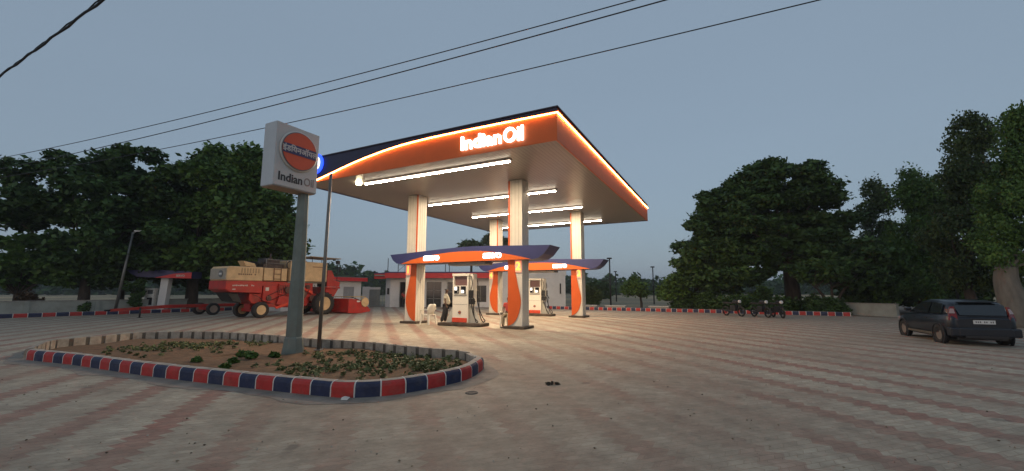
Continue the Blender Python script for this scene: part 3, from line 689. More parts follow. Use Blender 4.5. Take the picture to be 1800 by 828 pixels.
m = MB(); m.box(-.32, -.2, .1, .32, .2, .55); m.box(-.32, -.2, .55, -.22, .2, 1.75); m.box(.22, -.2, .55, .32, .2, 1.75); m.box(-.22, -.2, 1.1, .22, .2, 1.35); m.box(-.34, -.22, 1.66, .34, .22, 1.78); m.build('frame', whitek, d2, bevel=.01)
m = MB(); m.box(-.217, -.12, .556, .217, .12, 1.094); m.build('inner_panel', darksteel, d2)
m = MB(); m.box(-.217, -.1, 1.356, .217, .1, 1.655); m.build('dial_panel', sign_rim, d2)

# ------------------------------------------------------------------ combine harvester (local x forward, y left)
hd = R(28); hv = Vector((math.sin(hd), math.cos(hd), 0))
HO = Vector((-15.75, 25.4, 0))
cb = thing('combine_harvester', 'red and cream combine harvester parked across the yard with header lowered', 'harvester', tuple(HO), R(90)-hd)
def wheel(parent, x, y, r, w, rimmat, name='wheel', hub=red_m, lugs=0):
    m = MB(); hw = w/2
    m.lathe([(r*.60, -hw*.75), (r*.80, -hw), (r*.95, -hw*.92), (r, -hw*.6), (r, hw*.6), (r*.95, hw*.92), (r*.80, hw), (r*.60, hw*.75)], (x, y, r), 'y', 36, caps=False)
    for k in range(lugs):
        a = 2*math.pi*k/lugs
        for s in (-1, 1):
            a2 = a + s*.06; c, n = math.cos(a2), math.sin(a2)
            p = Vector((x + r*1.0*c, y, r + r*1.0*n)); d = Vector((-n, 0, c)); o = Vector((c, 0, n))
            b4 = [p + d*.03 - o*.01 + Vector((0, s*hw*.05, 0)), p - d*.03 - o*.01 + Vector((0, s*hw*.05, 0)), p - d*.10 - o*.01 + Vector((0, s*hw*.95, 0)), p - d*.04 - o*.01 + Vector((0, s*hw*.95, 0))]
            m.hexa(b4, [q + o*.035 for q in b4])
    t = m.build(name, black, parent)
    for s in (-1, 1):
        m = MB(); m.lathe([(r*.60, s*hw*.72), (r*.56, s*hw*.62), (r*.40, s*hw*.30), (r*.18, s*hw*.28)][::1 if s < 0 else -1], (x, y, r), 'y', 30)
        ri = m.build('rim', rimmat, t)
        m = MB(); m.lathe([(r*.17, s*hw*.26), (r*.15, s*hw*.62), (r*.06, s*hw*.66)], (x, y, r), 'y', 16); m.build('hub', hub, t)
    return t
yR, yL = -.80, .80
wheel(cb, .0, -.95, .47, .34, cream_m); wheel(cb, .0, .95, .47, .34, cream_m)
wheel(cb, 4.15, -1.10, .74, .52, cream_m, name='drive_wheel', hub=cream_m, lugs=18); wheel(cb, 4.15, 1.10, .74, .52, cream_m, name='drive_wheel', hub=cream_m, lugs=18)
m = MB(); m.box(-.12, -.78, .36, .12, .78, .56); m.box(-.25, -.3, .5, .25, .3, .95); m.build('rear_axle', red_m, cb, bevel=.01)
m = MB(); m.box(4.0, -.85, .55, 4.3, .85, .9); m.build('front_axle', red_m, cb, bevel=.01)
# rear hood: cream top, red lower; slightly chamfered
m = MB(); m.prism([(-1.95, 2.17), (.08, 2.17), (.08, 3.0), (-1.85, 2.98), (-1.95, 2.85)], 'y', -.85, .85, 0); m.build('rear_hood', cream_m, cb, bevel=.05, seg=3)
m = MB(); m.prism([(-1.98, 1.68), (-1.7, 1.52), (.08, 1.45), (.08, 2.165), (-1.98, 2.165)], 'y', -.87, .87, 0); m.build('rear_skirt', red_m, cb, bevel=.03)
m = MB(); m.box(-1.99, -.80, 2.25, -1.952, .80, 2.85); gp = m.build('rear_panel', M('grey_rear_panel', (.34, .30, .24), .5, dirt=.3), cb)
m = MB(); m.lathe([(.20, -2.02), (.20, -1.992)], (0, -.3, 2.55), 'x', 24); m.build('round_badge', sign_rim, cb)
m = MB(); m.box(-2.026, -.44, 2.50, -2.021, -.16, 2.60); m.build('badge_bar', plate_m, cb)
m = MB()
for k in range(9):
    if k == 7: continue
    m.box(-1.35+k*.115, -.856, 2.50, -1.27+k*.115, -.851, 2.585)
m.build('hood_lettering', M('dark_lettering', (.16, .09, .05), .6), cb)
m = MB()
for k in range(13):
    if k in (9, 10): continue
    m.box(-1.62+k*.095, -.877, 1.86+.01*(k % 2), -1.56+k*.095, -.871, 1.92+.012*(k % 3))
m.box(-1.62, -.877, 1.66, -1.45, -.871, 1.71); m.build('skirt_lettering', whitek, cb)
m = MB(); m.prism([(-1.75, 1.5), (-1.2, 1.5), (-.9, .9), (-1.35, 1.0)], 'y', -.6, .6); m.build('straw_chute', darksteel, cb)
# main body
m = MB(); m.prism([(-.55, 1.05), (-.35, .85), (.55, .62), (2.4, .52), (3.2, .60), (3.6, 1.2), (3.6, 2.16), (.10, 2.16), (.10, 1.44), (-.55, 1.44)], 'y', -.70, .70); m.build('threshing_body', red_m, cb, bevel=.02)
m = MB()
m.prism([(.15, 1.0), (.7, .85), (.95, 1.25), (.95, 1.9), (.15, 1.9)], 'y', -.86, -.705); m.prism([(1.05, .75), (1.9, .62), (2.5, .70), (2.35, 1.15), (1.2, 1.3)], 'y', -.84, -.705)
m.prism([(1.15, 1.38), (2.2, 1.25), (2.2, 2.0), (1.15, 2.0)], 'y', -.80, -.705)
m.build('side_cover', red_m, cb, bevel=.025)
m = MB(); m.prism([(.9, .60), (2.6, 1.10), (2.75, .98), (1.05, .48)], 'y', -.90, -.845); m.prism([(2.45, 2.05), (3.5, 1.55), (3.5, 1.35), (2.35, 1.9)], 'y', -.86, -.72); m.build('belt_guard', M('guard_red', (.62, .05, .02), .4, var=.1), cb, bevel=.01)
m = MB()
for (x, z, r_) in ((.5, 1.15, .16), (1.7, 1.65, .20), (2.75, 1.35, .26), (3.1, 1.85, .15), (3.45, 1.1, .20)):
    m = MB(); m.lathe([(r_, -.93), (r_*.85, -.90), (r_*.85, -.88), (r_, -.85)], (x, 0, z), 'y', 24); m.lathe([(r_*.3, -.95), (r_*.3, -.92)], (x, 0, z), 'y', 12)
    m.build('belt_pulley', M('pulley_paint', (.10, .03, .022), .6, dirt=.6) if 'pulley_paint' not in bpy.data.materials else bpy.data.materials['pulley_paint'], cb)
def belt(a, b, ra, rb, y=-.89):
    A, B = Vector((a[0], a[1])), Vector((b[0], b[1])); d = (B - A).normalized(); n = Vector((-d.y, d.x)); m = MB()
    for s_ in (1, -1):
        p, q_ = A + n*ra*s_, B + n*rb*s_; m.tube([(p.x, y, p.y), (q_.x, y, q_.y)], .018, 5)
    m.build('drive_belt', black, cb)
belt((.5, 1.15), (1.7, 1.65), .16, .20); belt((2.75, 1.35), (3.1, 1.85), .26, .15); belt((1.7, 1.65), (2.75, 1.35), .20, .26, -.91)
m = MB()
for k in range(7): m.box(-1.2+k*.16, -.858, 2.62, -1.12+k*.16, -.851, 2.9)
m.build('hood_vent', M('vent_shade', (.38, .26, .14), .6), cb)
m = MB()
for k in range(8): m.box(1.2+k*.12, -.815, 1.45, 1.25+k*.12, -.801, 1.95)
m.build('side_grille', M('grille_dark', (.12, .02, .015), .6), cb)
m = MB(); m.tube(smooth_path([(-.4, -.72, 1.4), (-.1, -.95, 1.2), (.3, -.92, .9), (.8, -.92, .8)], sub=4), .015, 5); m.tube(smooth_path([(3.6, -.8, 2.0), (3.8, -.9, 1.5), (3.7, -.9, 1.0)], sub=4), .018, 5); m.build('hydraulic_hose', black, cb)
m = MB(); m.lathe([(.16, .0), (.16, .5)], (.1, -.45, 3.04), 'z', 14); m.lathe([(.035, 0), (.035, .55), (.05, .56)], (1.45, .1, 3.2), 'z', 8); m.box(-.1, .2, 3.0, .9, .6, 3.4); m.build('engine_fitting', darksteel, cb)
m = MB(); m.box(.28, -.878, 1.6, .48, -.864, 1.8); m.build('warning_label', whitek, cb)
# middle engine bay, stairs
m = MB(); m.prism([(.14, 2.2), (1.62, 2.2), (1.62, 2.98), (.14, 2.98)], 'y', -.82, .82); m.build('side_tank', cream_m, cb, bevel=.04)
m = MB()
for z in (2.3, 2.6, 2.9): m.box(.75, -.875, z, 1.2, -.845, z+.035)
m.box(.73, -.875, 2.2, .765, -.845, 3.0); m.box(1.185, -.875, 2.2, 1.22, -.845, 3.0); m.build('ladder', M('ladder_rust', (.20, .10, .05), .6), cb)
m = MB(); m.box(-.05, -.75, 3.02, .05, .7, 3.06)
m.box(.2, -.6, 2.99, 1.5, .6, 3.25); m.lathe([(.22, -.5), (.22, .4)], (.7, 0, 3.4), 'y', 18); m.box(.95, -.4, 3.25, 1.35, .3, 3.55); m.lathe([(.05, 3.5), (.05, 3.95)], (1.1, .2, 0), 'z', 10)
m.build('engine', M('engine_grime', (.07, .05, .045), .7, var=.4, scale=8), cb, bevel=.02)
m = MB(); m.hexa([(-.75, -.5, 3.03), (-.15, -.5, 3.0), (-.15, .1, 3.0), (-.75, .1, 3.03)], [(-.95, -.5, 3.35), (-.25, -.5, 3.22), (-.25, .1, 3.22), (-.95, .1, 3.35)]); m.build('air_intake_box', cream_m, cb, bevel=.02)
m = MB()
for x in (.25, 1.55): m.tube([(x, -.78, 3.0), (x, -.78, 3.5)], .02, 6)
m.tube([(.25, -.78, 3.5), (1.55, -.78, 3.5)], .02, 6); m.tube([(.25, -.78, 3.28), (1.55, -.78, 3.28)], .016, 6); m.build('guard_rail', grey_m, cb)
m = MB(); rg = [(1.68 + .0, -.85 + .0, 0)]
m.tube([(1.72 + .17*math.cos(a), -.86, 3.22 + .24*math.sin(a)) for a in [i*math.pi/8 for i in range(17)]], .03, 8); m.build('spare_belt_ring', darksteel, cb)
# grain tank
m = MB(); m.prism([(1.75, 2.2), (4.45, 2.2), (4.45, 3.5), (1.75, 3.5)], 'y', -.95, .95); m.build('grain_tank', cream_m, cb, bevel=.035)
m = MB(); m.box(3.3, -.958, 3.15, 4.3, -.952, 3.21); m.build('tank_stripe', M('dark_stripe', (.25, .14, .07), .6), cb)
m = MB(); m.box(1.9, -.9, 3.505, 2.9, .9, 3.56); m.box(1.75, -.75, 2.2-.1, 4.45, .75, 2.195); m.build('tank_lid', grey_m, cb)
# operator platform and canopy roof
m = MB(); m.box(4.5, -.95, 1.75, 5.6, .95, 1.86); m.prism([(4.5, 1.87), (5.5, 1.87), (5.6, 2.2), (5.2, 2.3), (4.85, 3.0), (4.5, 3.0)], 'y', -.95, -.90); m.prism([(4.5, 1.2), (5.2, 1.2), (5.55, 1.745), (4.5, 1.745)], 'y', -.85, .85); m.build('platform_guard', red_m, cb, bevel=.012)
m = MB(); m.box(3.15, -1.0, 3.83, 5.55, .95, 3.89); m.build('sun_roof', M('roof_board', (.33, .24, .15), .6), cb, bevel=.02)
m = MB()
for x in (3.3, 5.35):
    for y in (-.88, .85): m.tube([(x, y, 3.5 if x < 4 else 1.86), (x, y, 3.83)], .02, 6)
m.build('roof_post', darksteel, cb)
m = MB(); m.box(4.65, -.3, 1.88, 5.05, .3, 2.35); m.box(4.55, -.3, 2.35, 4.68, .3, 2.95); m.build('operator_seat', darksteel, cb, bevel=.03)
m = MB(); m.tube([(5.35, 0, 1.88), (5.3, 0, 2.6)], .03, 8); m.lathe([(.19, 0), (.21, .02), (.19, .04)], (5.28, 0, 2.62), 'z', 18); m.build('steering_wheel', darksteel, cb)
m = MB(); m.box(5.2, -1.05, 3.48, 5.42, -.85, 3.72); m.tube([(5.45, -1.0, 3.3), (5.45, -1.0, 2.9)], .05, 8); m.build('work_lamp', darksteel, cb, bevel=.02)
m = MB(); m.tube([(5.0, -.95, 2.35), (5.55, -.95, 2.35), (5.55, -.95, 1.86)], .018, 6); m.tube([(5.55, -.95, 2.35), (5.55, .95, 2.35)], .018, 6); m.build('hand_rail', grey_m, cb)
# feeder house and header
m = MB(); m.hexa([(3.6, -.45, .8), (5.6, -.45, .25), (5.6, .45, .25), (3.6, .45, .8)], [(3.6, -.45, 1.5), (5.6, -.45, .95), (5.6, .45, .95), (3.6, .45, 1.5)]); m.build('feeder_house', red_m, cb, bevel=.02)
m = MB(); HW = 2.15
m.prism([(5.5, .12), (5.6, 1.05), (5.72, 1.05), (5.75, .25), (6.6, .10), (6.6, .05), (5.6, .05)], 'y', -HW+.05, HW-.05); m.build('header_trough', red_m, cb)
for s in (-1, 1):
    m = MB(); m.prism([(5.35, .06), (5.35, 1.06), (6.2, .98), (6.75, .72), (7.35, .22), (7.3, .10), (6.5, .02)], 'y', s*HW-.05, s*HW+.05); m.build('header_side', red_m, cb, bevel=.015)
m = MB(); m.box(6.05, -HW-.06, .80, 6.35, -HW-.053, .90); m.build('header_label', plate_m, cb)
m = MB(); m.tube([(6.0, -HW+.08, .45), (6.0, HW-.08, .45)], .17, 14)
m.build('auger', grey_m, cb)
m = MB()
for k in range(6):
    a = k*math.pi/3; m.tube([(6.75 + .42*math.cos(a), -HW+.1, .80 + .42*math.sin(a)), (6.75 + .42*math.cos(a), HW-.1, .80 + .42*math.sin(a))], .022, 6)
    for y in (-HW+.12, -HW/2, 0, HW/2, HW-.12): m.tube([(6.75, y, .8), (6.75 + .42*math.cos(a), y, .80 + .42*math.sin(a))], .015, 5)
m.build('reel', M('reel_yellow', (.55, .36, .12), .5), cb)
m = MB(); m.lathe([(.32, -HW-.14), (.34, -HW-.10), (.32, -HW-.06)], (6.75, 0, .78), 'y', 24); m.build('reel_pulley', cream_m, cb)
m = MB(); m.tube([(6.75, -HW-.03, .8), (5.6, -HW-.03, 1.15)], .03, 8); m.tube([(6.3, HW, .9), (6.3, HW, 1.9)], .07, 8); m.build('reel_arm', darksteel, cb)
# header trailer behind it
TO = Vector((-20.55, 28.3, 0)); tr = thing('header_trailer', 'long red header trailer with low drawbar parked left of the harvester', 'trailer', tuple(TO), R(90)-hd)
for y in (-.85, .85): wheel(tr, .0, y, .40, .26, M('dusty_rim', (.34, .24, .18), .6) if 'dusty_rim' not in bpy.data.materials else bpy.data.materials['dusty_rim'])
m = MB(); m.box(-2.2, -.14, .52, 4.0, .14, .72); m.hexa([(-4.9, -.09, .42), (-2.2, -.14, .52), (-2.2, .14, .52), (-4.9, .09, .42)], [(-4.9, -.09, .56), (-2.2, -.14, .72), (-2.2, .14, .72), (-4.9, .09, .56)])
m.box(-.1, -.75, .33, .1, .75, .5); m.box(3.8, -.9, .55, 4.0, -.142, .7); m.box(3.8, .142, .55, 4.0, .9, .7); m.build('frame', red_m, tr, bevel=.01)
m = MB(); m.tube([(-5.15, 0, .49), (-4.9, 0, .49)], .05, 8); m.build('tow_eye', darksteel, tr)
m = MB(); m.tube([(-3.6, -.18, 0.02), (-3.6, -.18, .6)], .045, 8); m.box(-3.7, -.26, .01, -3.5, -.10, .03); m.build('stand_leg', darksteel, tr)

# ------------------------------------------------------------------ car
def car():
    p_rl, p_fl = at(1657, 603), at(1597, 590)
    fw = Vector((.385, .923, 0)).normalized(); rt = Vector((fw.y, -fw.x, 0))
    rear_axle = p_rl + rt * .70
    c = thing('parked_car', 'dark navy hatchback parked at the right seen from behind under the trees', 'car', tuple(Vector((rear_axle.x, rear_axle.y, 0)) + fw*.02), math.atan2(fw.y, fw.x))
    c.scale = (.91, .91, .91)
    # x forward from rear axle; rear bumper at -.72, nose at 3.2; y left
    # body lower loft: stations x, half width at sill, half width at belt, z bottom, z belt
    st = [(-.74, .62, .66, .42, .84), (-.68, .76, .76, .27, .93), (-.5, .81, .80, .24, .98), (0, .835, .82, .22, .98), (.9, .84, .825, .22, .95), (1.9, .84, .82, .22, .92), (2.45, .83, .79, .22, .88), (2.95, .80, .72, .24, .78), (3.14, .68, .62, .30, .66), (3.18, .55, .52, .38, .56)]
    rings = []
    for x, ws, wb_, z0, z1 in st:
        zm = z0 + (z1 - z0)*.55
        half = [(ws*.86, z0), (ws*.985, z0+.06), (ws*1.01, zm), (wb_, z1-.05), (wb_*.955, z1)]
        ring = [(x, y, z) for y, z in half] + [(x, 0, z1 + .035)] + [(x, -y, z) for y, z in reversed(half)]
        rings.append(ring)
    m = MB(); m.loft(rings, smooth=True)
    body = m.build('body', navy_car, c)
    # cut dark wheel arches as rings proud of the side
    # greenhouse
    gs = [(-.70, .60, .90, .60, .93), (-.50, .74, .955, .60, 1.30), (-.30, .77, .965, .61, 1.40), (.2, .78, .96, .62, 1.445), (.9, .78, .945, .62, 1.45), (1.45, .76, .93, .57, 1.38), (2.25, .72, .905, .55, .94)]
    rings = []
    for x, wb_, zb_, wt, zt in gs:
        half = [(wb_, zb_), (wb_*.97, zb_ + (zt-zb_)*.25), (wt*1.03, zt-.06*(zt-zb_)*1.5), (wt*.9, zt)]
        rings.append([(x, y, z) for y, z in half] + [(x, 0, zt+.02)] + [(x, -y, z) for y, z in reversed(half)])
    m = MB(); m.loft(rings, smooth=True); m.build('roof_cabin', navy_car, c)
    def patch(name, pts, mat, th=.006, n=None):
        pts = [Vector(p) for p in pts]; nn = (pts[1]-pts[0]).cross(pts[2]-pts[0]).normalized() if n is None else Vector(n)
        k = len(pts); mm = MB(); mm.add([p + nn*th for p in pts] + [p - nn*.01 for p in pts], [tuple(range(k)), tuple(range(k, 2*k))[::-1]] + [(i, (i+1) % k, k+(i+1) % k, k+i) for i in range(k)])
        return mm.build(name, mat, c, bevel=0)
    # rear window, on the sloping tailgate
    patch('rear_window', [(-.722, -.56, .965), (-.722, .56, .965), (-.55, .60, 1.27), (-.49, .50, 1.335), (-.49, -.50, 1.335), (-.55, -.60, 1.27)], glass_dark, .02, (-1, 0, .45))
    for s in (1, -1):
        patch('side_window', [(-.28, s*.80, .99), (-.18, s*.70, 1.33), (.42, s*.695, 1.37), (.48, s*.80, .99)], glass_dark, .012, (0, s, .25))
        patch('side_window', [(.55, s*.80, .985), (.50, s*.695, 1.37), (1.25, s*.68, 1.34), (1.95, s*.785, .96)], glass_dark, .012, (0, s, .25))
        # tail light: tall, on the rear pillar
        t = patch('tail_light', [(-.73, s*.60, .80), (-.62, s*.80, .80), (-.58, s*.77, 1.05), (-.56, s*.70, 1.24), (-.60, s*.62, 1.24), (-.70, s*.61, 1.0)], tail_red, .022, (-.75, s*.6, .2))
        u_ = patch('lamp_lens', [(-.685, s*.63, 1.02), (-.61, s*.755, 1.02), (-.585, s*.70, 1.17), (-.63, s*.635, 1.17)], tail_white, .034, (-.75, s*.6, .2)); u_.parent = t
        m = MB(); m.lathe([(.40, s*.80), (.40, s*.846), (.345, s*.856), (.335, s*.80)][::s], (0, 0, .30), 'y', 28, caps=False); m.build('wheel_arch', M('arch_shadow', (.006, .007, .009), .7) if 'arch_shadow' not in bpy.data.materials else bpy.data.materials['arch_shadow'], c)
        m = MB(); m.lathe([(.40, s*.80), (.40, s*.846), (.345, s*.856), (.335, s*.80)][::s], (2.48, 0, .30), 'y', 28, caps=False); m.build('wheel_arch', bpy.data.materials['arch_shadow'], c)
        for x in (0, 2.48):
            w = wheel(c, x, s*.755, .30, .20, alloy, hub=alloy)
        m = MB(); m.box(1.72, s*.80 if s > 0 else -1.0, 1.0, 1.86, 1.0 if s > 0 else -.80, 1.13); m.build('wing_mirror', navy_car, c, bevel=.03)
        for x in (.62, 1.5): m = MB(); m.box(x, s*.835-.012, .80, x+.16, s*.835+.012, .83); m.build('door_handle', darksteel, c, bevel=.005)
        m = MB(); m.box(2.98, min(s*.45, s*.74), .58, 3.12, max(s*.45, s*.74), .74); m.build('headlight', tail_white, c, bevel=.03)
        m = MB(); m.box(.35, s*.842-.008, .26, 2.1, s*.842+.008, .34); m.build('sill', M('dusty_sill', (.10, .085, .065), .8) if 'dusty_sill' not in bpy.data.materials else bpy.data.materials['dusty_sill'], c)
    m = MB(); m.loft([[(-.80+a, y, z) for y, z in ((.66, .30), (.66, .52), (.60, .58), (-.60, .58), (-.66, .52), (-.66, .30))] for a in (0, .10)])
    m.box(-.79, .60, .30, -.50, .84, .57); m.box(-.79, -.84, .30, -.50, -.60, .57); m.build('rear_bumper', navy_car, c, bevel=.05, seg=3)
    m = MB(); m.box(-.765, -.26, .70, -.745, .26, .82); pl = m.build('number_plate', plate_m, c)
    m = MB()
    for k in range(9):
        if k in (2, 5): continue
        m.box(-.769, -.22+k*.05, .735, -.766, -.19+k*.05, .785 if k % 2 else .79)
    m.build('plate_marks', sign_rim, pl)

    m = MB(); m.box(-.76, -.30, .835, -.735, .30, .87); m.build('tailgate_handle', darksteel, c, bevel=.008)
    m = MB(); m.box(-.805, -.5, .26, -.74, .5, .33); m.build('bumper_strip', darksteel, c)
    m = MB(); m.box(-.60, -.45, 1.375, -.36, .45, 1.405); m.build('roof_spoiler', navy_car, c, bevel=.01)
    m = MB(); m.box(-.55, -.6, .18, 3.0, .6, .30); m.build('underbody', darksteel, c)
    return c
car()

# ------------------------------------------------------------------ plastic chairs
def chair(label, loc, rz, sc=1.0):
    c = thing('plastic_chair', label, 'chair', loc, rz, 'white plastic chairs'); c.scale = (sc, sc, sc)
    m = MB(); m.loft([[(-.24, -.22, z), (.24, -.24, z), (.24, .22, z), (-.24, .20, z)] for z in (.41, .44)]); m.build('seat', plastic_w, c, bevel=.012)
    # back: fan-shaped shell
    rings = []
    for (z, w_, y) in ((.44, .20, .20), (.58, .25, .235), (.72, .28, .27), (.82, .26, .295), (.88, .17, .31)):
        rings.append([(w_*math.sin(a), y - .10*(1-math.cos(a))*1.4, z) for a in [R(x) for x in range(-75, 76, 15)]] + [(w_*.93*math.sin(a), y - .022 - .10*(1-math.cos(a))*1.4, z) for a in [R(x) for x in range(75, -76, -15)]])
    m = MB(); m.loft(rings, smooth=True); m.build('backrest', plastic_w, c)
    for sx in (-1, 1):
        for sy in (-1, 1):
            m = MB(); x, y = sx*.20, sy*.19; m.hexa([(x+sx*.05-.02, y+sy*.05-.025, .012), (x+sx*.05+.02, y+sy*.05-.025, .012), (x+sx*.05+.02, y+sy*.05+.025, .012), (x+sx*.05-.02, y+sy*.05+.025, .012)], [(x-.03, y-.035, .41), (x+.03, y-.035, .41), (x+.03, y+.035, .41), (x-.03, y+.035, .41)]); m.build('leg', plastic_w, c, bevel=.006)
        m = MB(); m.tube(smooth_path([(sx*.24, -.2, .44), (sx*.275, -.2, .60), (sx*.28, -.12, .64), (sx*.28, .10, .645), (sx*.245, .22, .66)], sub=5), .02, 8); m.build('armrest', plastic_w, c)
    return c
P = at(752, 571); chair('empty white plastic chair beside the front left column', (P.x, P.y + .1, 0.004), R(-120), 1.1)
chair('white plastic chair with the seated person, behind the front right column', (-.20, 18.62, 0.004), R(-20), 1.05)

# ------------------------------------------------------------------ people
def skinned(name, nodes, edges, mat, parent, root=0, sub=2):
    me = bpy.data.meshes.new(name); me.from_pydata([n[0] for n in nodes], edges, [])
    o = bpy.data.objects.new(name, me); COL.objects.link(o)
    sk = o.modifiers.new('skin', 'SKIN'); sk.use_smooth_shade = True
    for i, n in enumerate(nodes):
        r_ = n[1]; me.skin_vertices[0].data[i].radius = (r_, r_) if not isinstance(r_, tuple) else r_
        me.skin_vertices[0].data[i].use_root = (i == root)
    o.modifiers.new('sub', 'SUBSURF').levels = sub; o.modifiers['sub'].render_levels = sub
    bpy.context.view_layer.update()
    nm = bpy.data.meshes.new_from_object(o.evaluated_get(bpy.context.evaluated_depsgraph_get()))
    bpy.data.objects.remove(o); nm.materials.clear(); nm.materials.append(mat)
    for p in nm.polygons: p.use_smooth = True
    o = bpy.data.objects.new(name, nm); COL.objects.link(o); o.parent = parent; return o
def head_parts(p, hx, hy, hz, s=1.0):
    """head at (hx,hy,hz) centre, facing +x in local frame"""
    m = MB(); m.lathe([(.001, -.11), (.05, -.10), (.068, -.06), (.076, -.01), (.078, .03), (.066, .075), (.03, .105), (.001, .112)], (hx, hy, hz), 'z', 18)
    return m
def standing_man():
    P = at(783, 568.5); p = thing('person', 'man in pale shirt and dark trousers standing at the left end of the near dispenser', 'person', (P.x, P.y, 0), R(10))
    z = 0.0
    nodes = [((0, 0, .93), .13), ((0.02, 0, 1.12), .125), ((.0, 0, 1.33), .135), ((-.01, 0, 1.44), .07), ((.02, 0, 1.50), .052), ((.035, 0, 1.60), .085), ((.04, 0, 1.68), .07),
             ((-.01, .19, 1.40), .055), ((-.03, .24, 1.14), .042), ((.07, .25, .93), .032), ((.10, .25, .85), .03),
             ((-.01, -.19, 1.40), .055), ((-.05, -.24, 1.14), .042), ((.0, -.26, .92), .032), ((.03, -.26, .84), .03),
             ((.0, .10, .86), .095), ((.03, .10, .50), .065), ((-.02, .10, .12), .045), ((.0, .10, .045), .045), ((.13, .11, .04), .035),
             ((.0, -.10, .86), .095), ((-.08, -.10, .50), .065), ((-.20, -.10, .12), .045), ((-.19, -.10, .05), .045), ((-.06, -.11, .04), .035)]
    ed = [(0,1),(1,2),(2,3),(3,4),(4,5),(5,6),(2,7),(7,8),(8,9),(9,10),(2,11),(11,12),(12,13),(13,14),(0,15),(15,16),(16,17),(17,18),(18,19),(0,20),(20,21),(21,22),(22,23),(23,24)]
    body = skinned('body', nodes, ed, skin, p)
    for (hx, hy, hz) in ((.10, .25, .85), (.03, -.26, .84)):
        m = MB()
        for k in range(4): m.tube([(hx-.02+.018*k, hy, hz), (hx-.01+.018*k, hy, hz-.05), (hx+.0+.016*k, hy+.01, hz-.085+.006*abs(k-1.5))], [.009, .009, .007], 6)
        m.tube([(hx+.02, hy+.015, hz+.02), (hx+.055, hy+.02, hz-.02), (hx+.06, hy+.015, hz-.045)], [.011, .010, .008], 6); m.build('fingers', skin, body)
    skinned('shirt', [((0.02, 0, .88), .175), ((0.06, 0, 1.08), .20), ((.0, 0, 1.33), .175), ((-.01, 0, 1.44), .085), ((-.01, .20, 1.40), .072), ((-.03, .245, 1.20), .06), ((-.01, -.20, 1.40), .072), ((-.05, -.245, 1.20), .06)], [(0,1),(1,2),(2,3),(2,4),(4,5),(2,6),(6,7)], shirt_w, p)
    skinned('trousers', [((0, 0, .93), .16), ((.0, .10, .84), .125), ((.03, .10, .50), .10), ((-.02, .10, .10), .08), ((.0, -.10, .84), .125), ((-.08, -.10, .50), .10), ((-.20, -.10, .10), .08)], [(0,1),(1,2),(2,3),(0,4),(4,5),(5,6)], trouser, p)
    skinned('hair', [((.015, 0, 1.69), .105), ((-.01, 0, 1.61), .098)], [(0,1)], hair, p)
    for y, x in ((.10, .0), (-.10, -.19)):
        m = MB(); m.loft([[(x-.09, y-.045, z), (x+.14, y-.05, z), (x+.17, y, z), (x+.14, y+.05, z), (x-.09, y+.045, z)] for z in (.016, .07)]); m.build('shoe', darksteel, p, bevel=.02)
    m = MB(); m.tube([(.115, 0, 1.615), (.14, 0, 1.585)], [.012, .018], 8); m.build('nose', skin, body)
    m = MB(); m.tube([(.112, -.025, 1.55), (.118, .025, 1.55)], .007, 6); m.build('mouth', M('lip', (.14, .06, .045), .6), body)
    m = MB()
    for y in (-.03, .03): m.lathe([(.002, 0), (.012, .006), (.002, .012)], (.105, y, 1.625), 'z', 10)
    m.build('eyes', hair, body)
    m = MB()
    for y in (-.088, .088): m.lathe([(.008, -.03), (.018, 0), (.008, .03)], (.03, y, 1.61), 'z', 8)
    m.build('ears', skin, body)
standing_man()
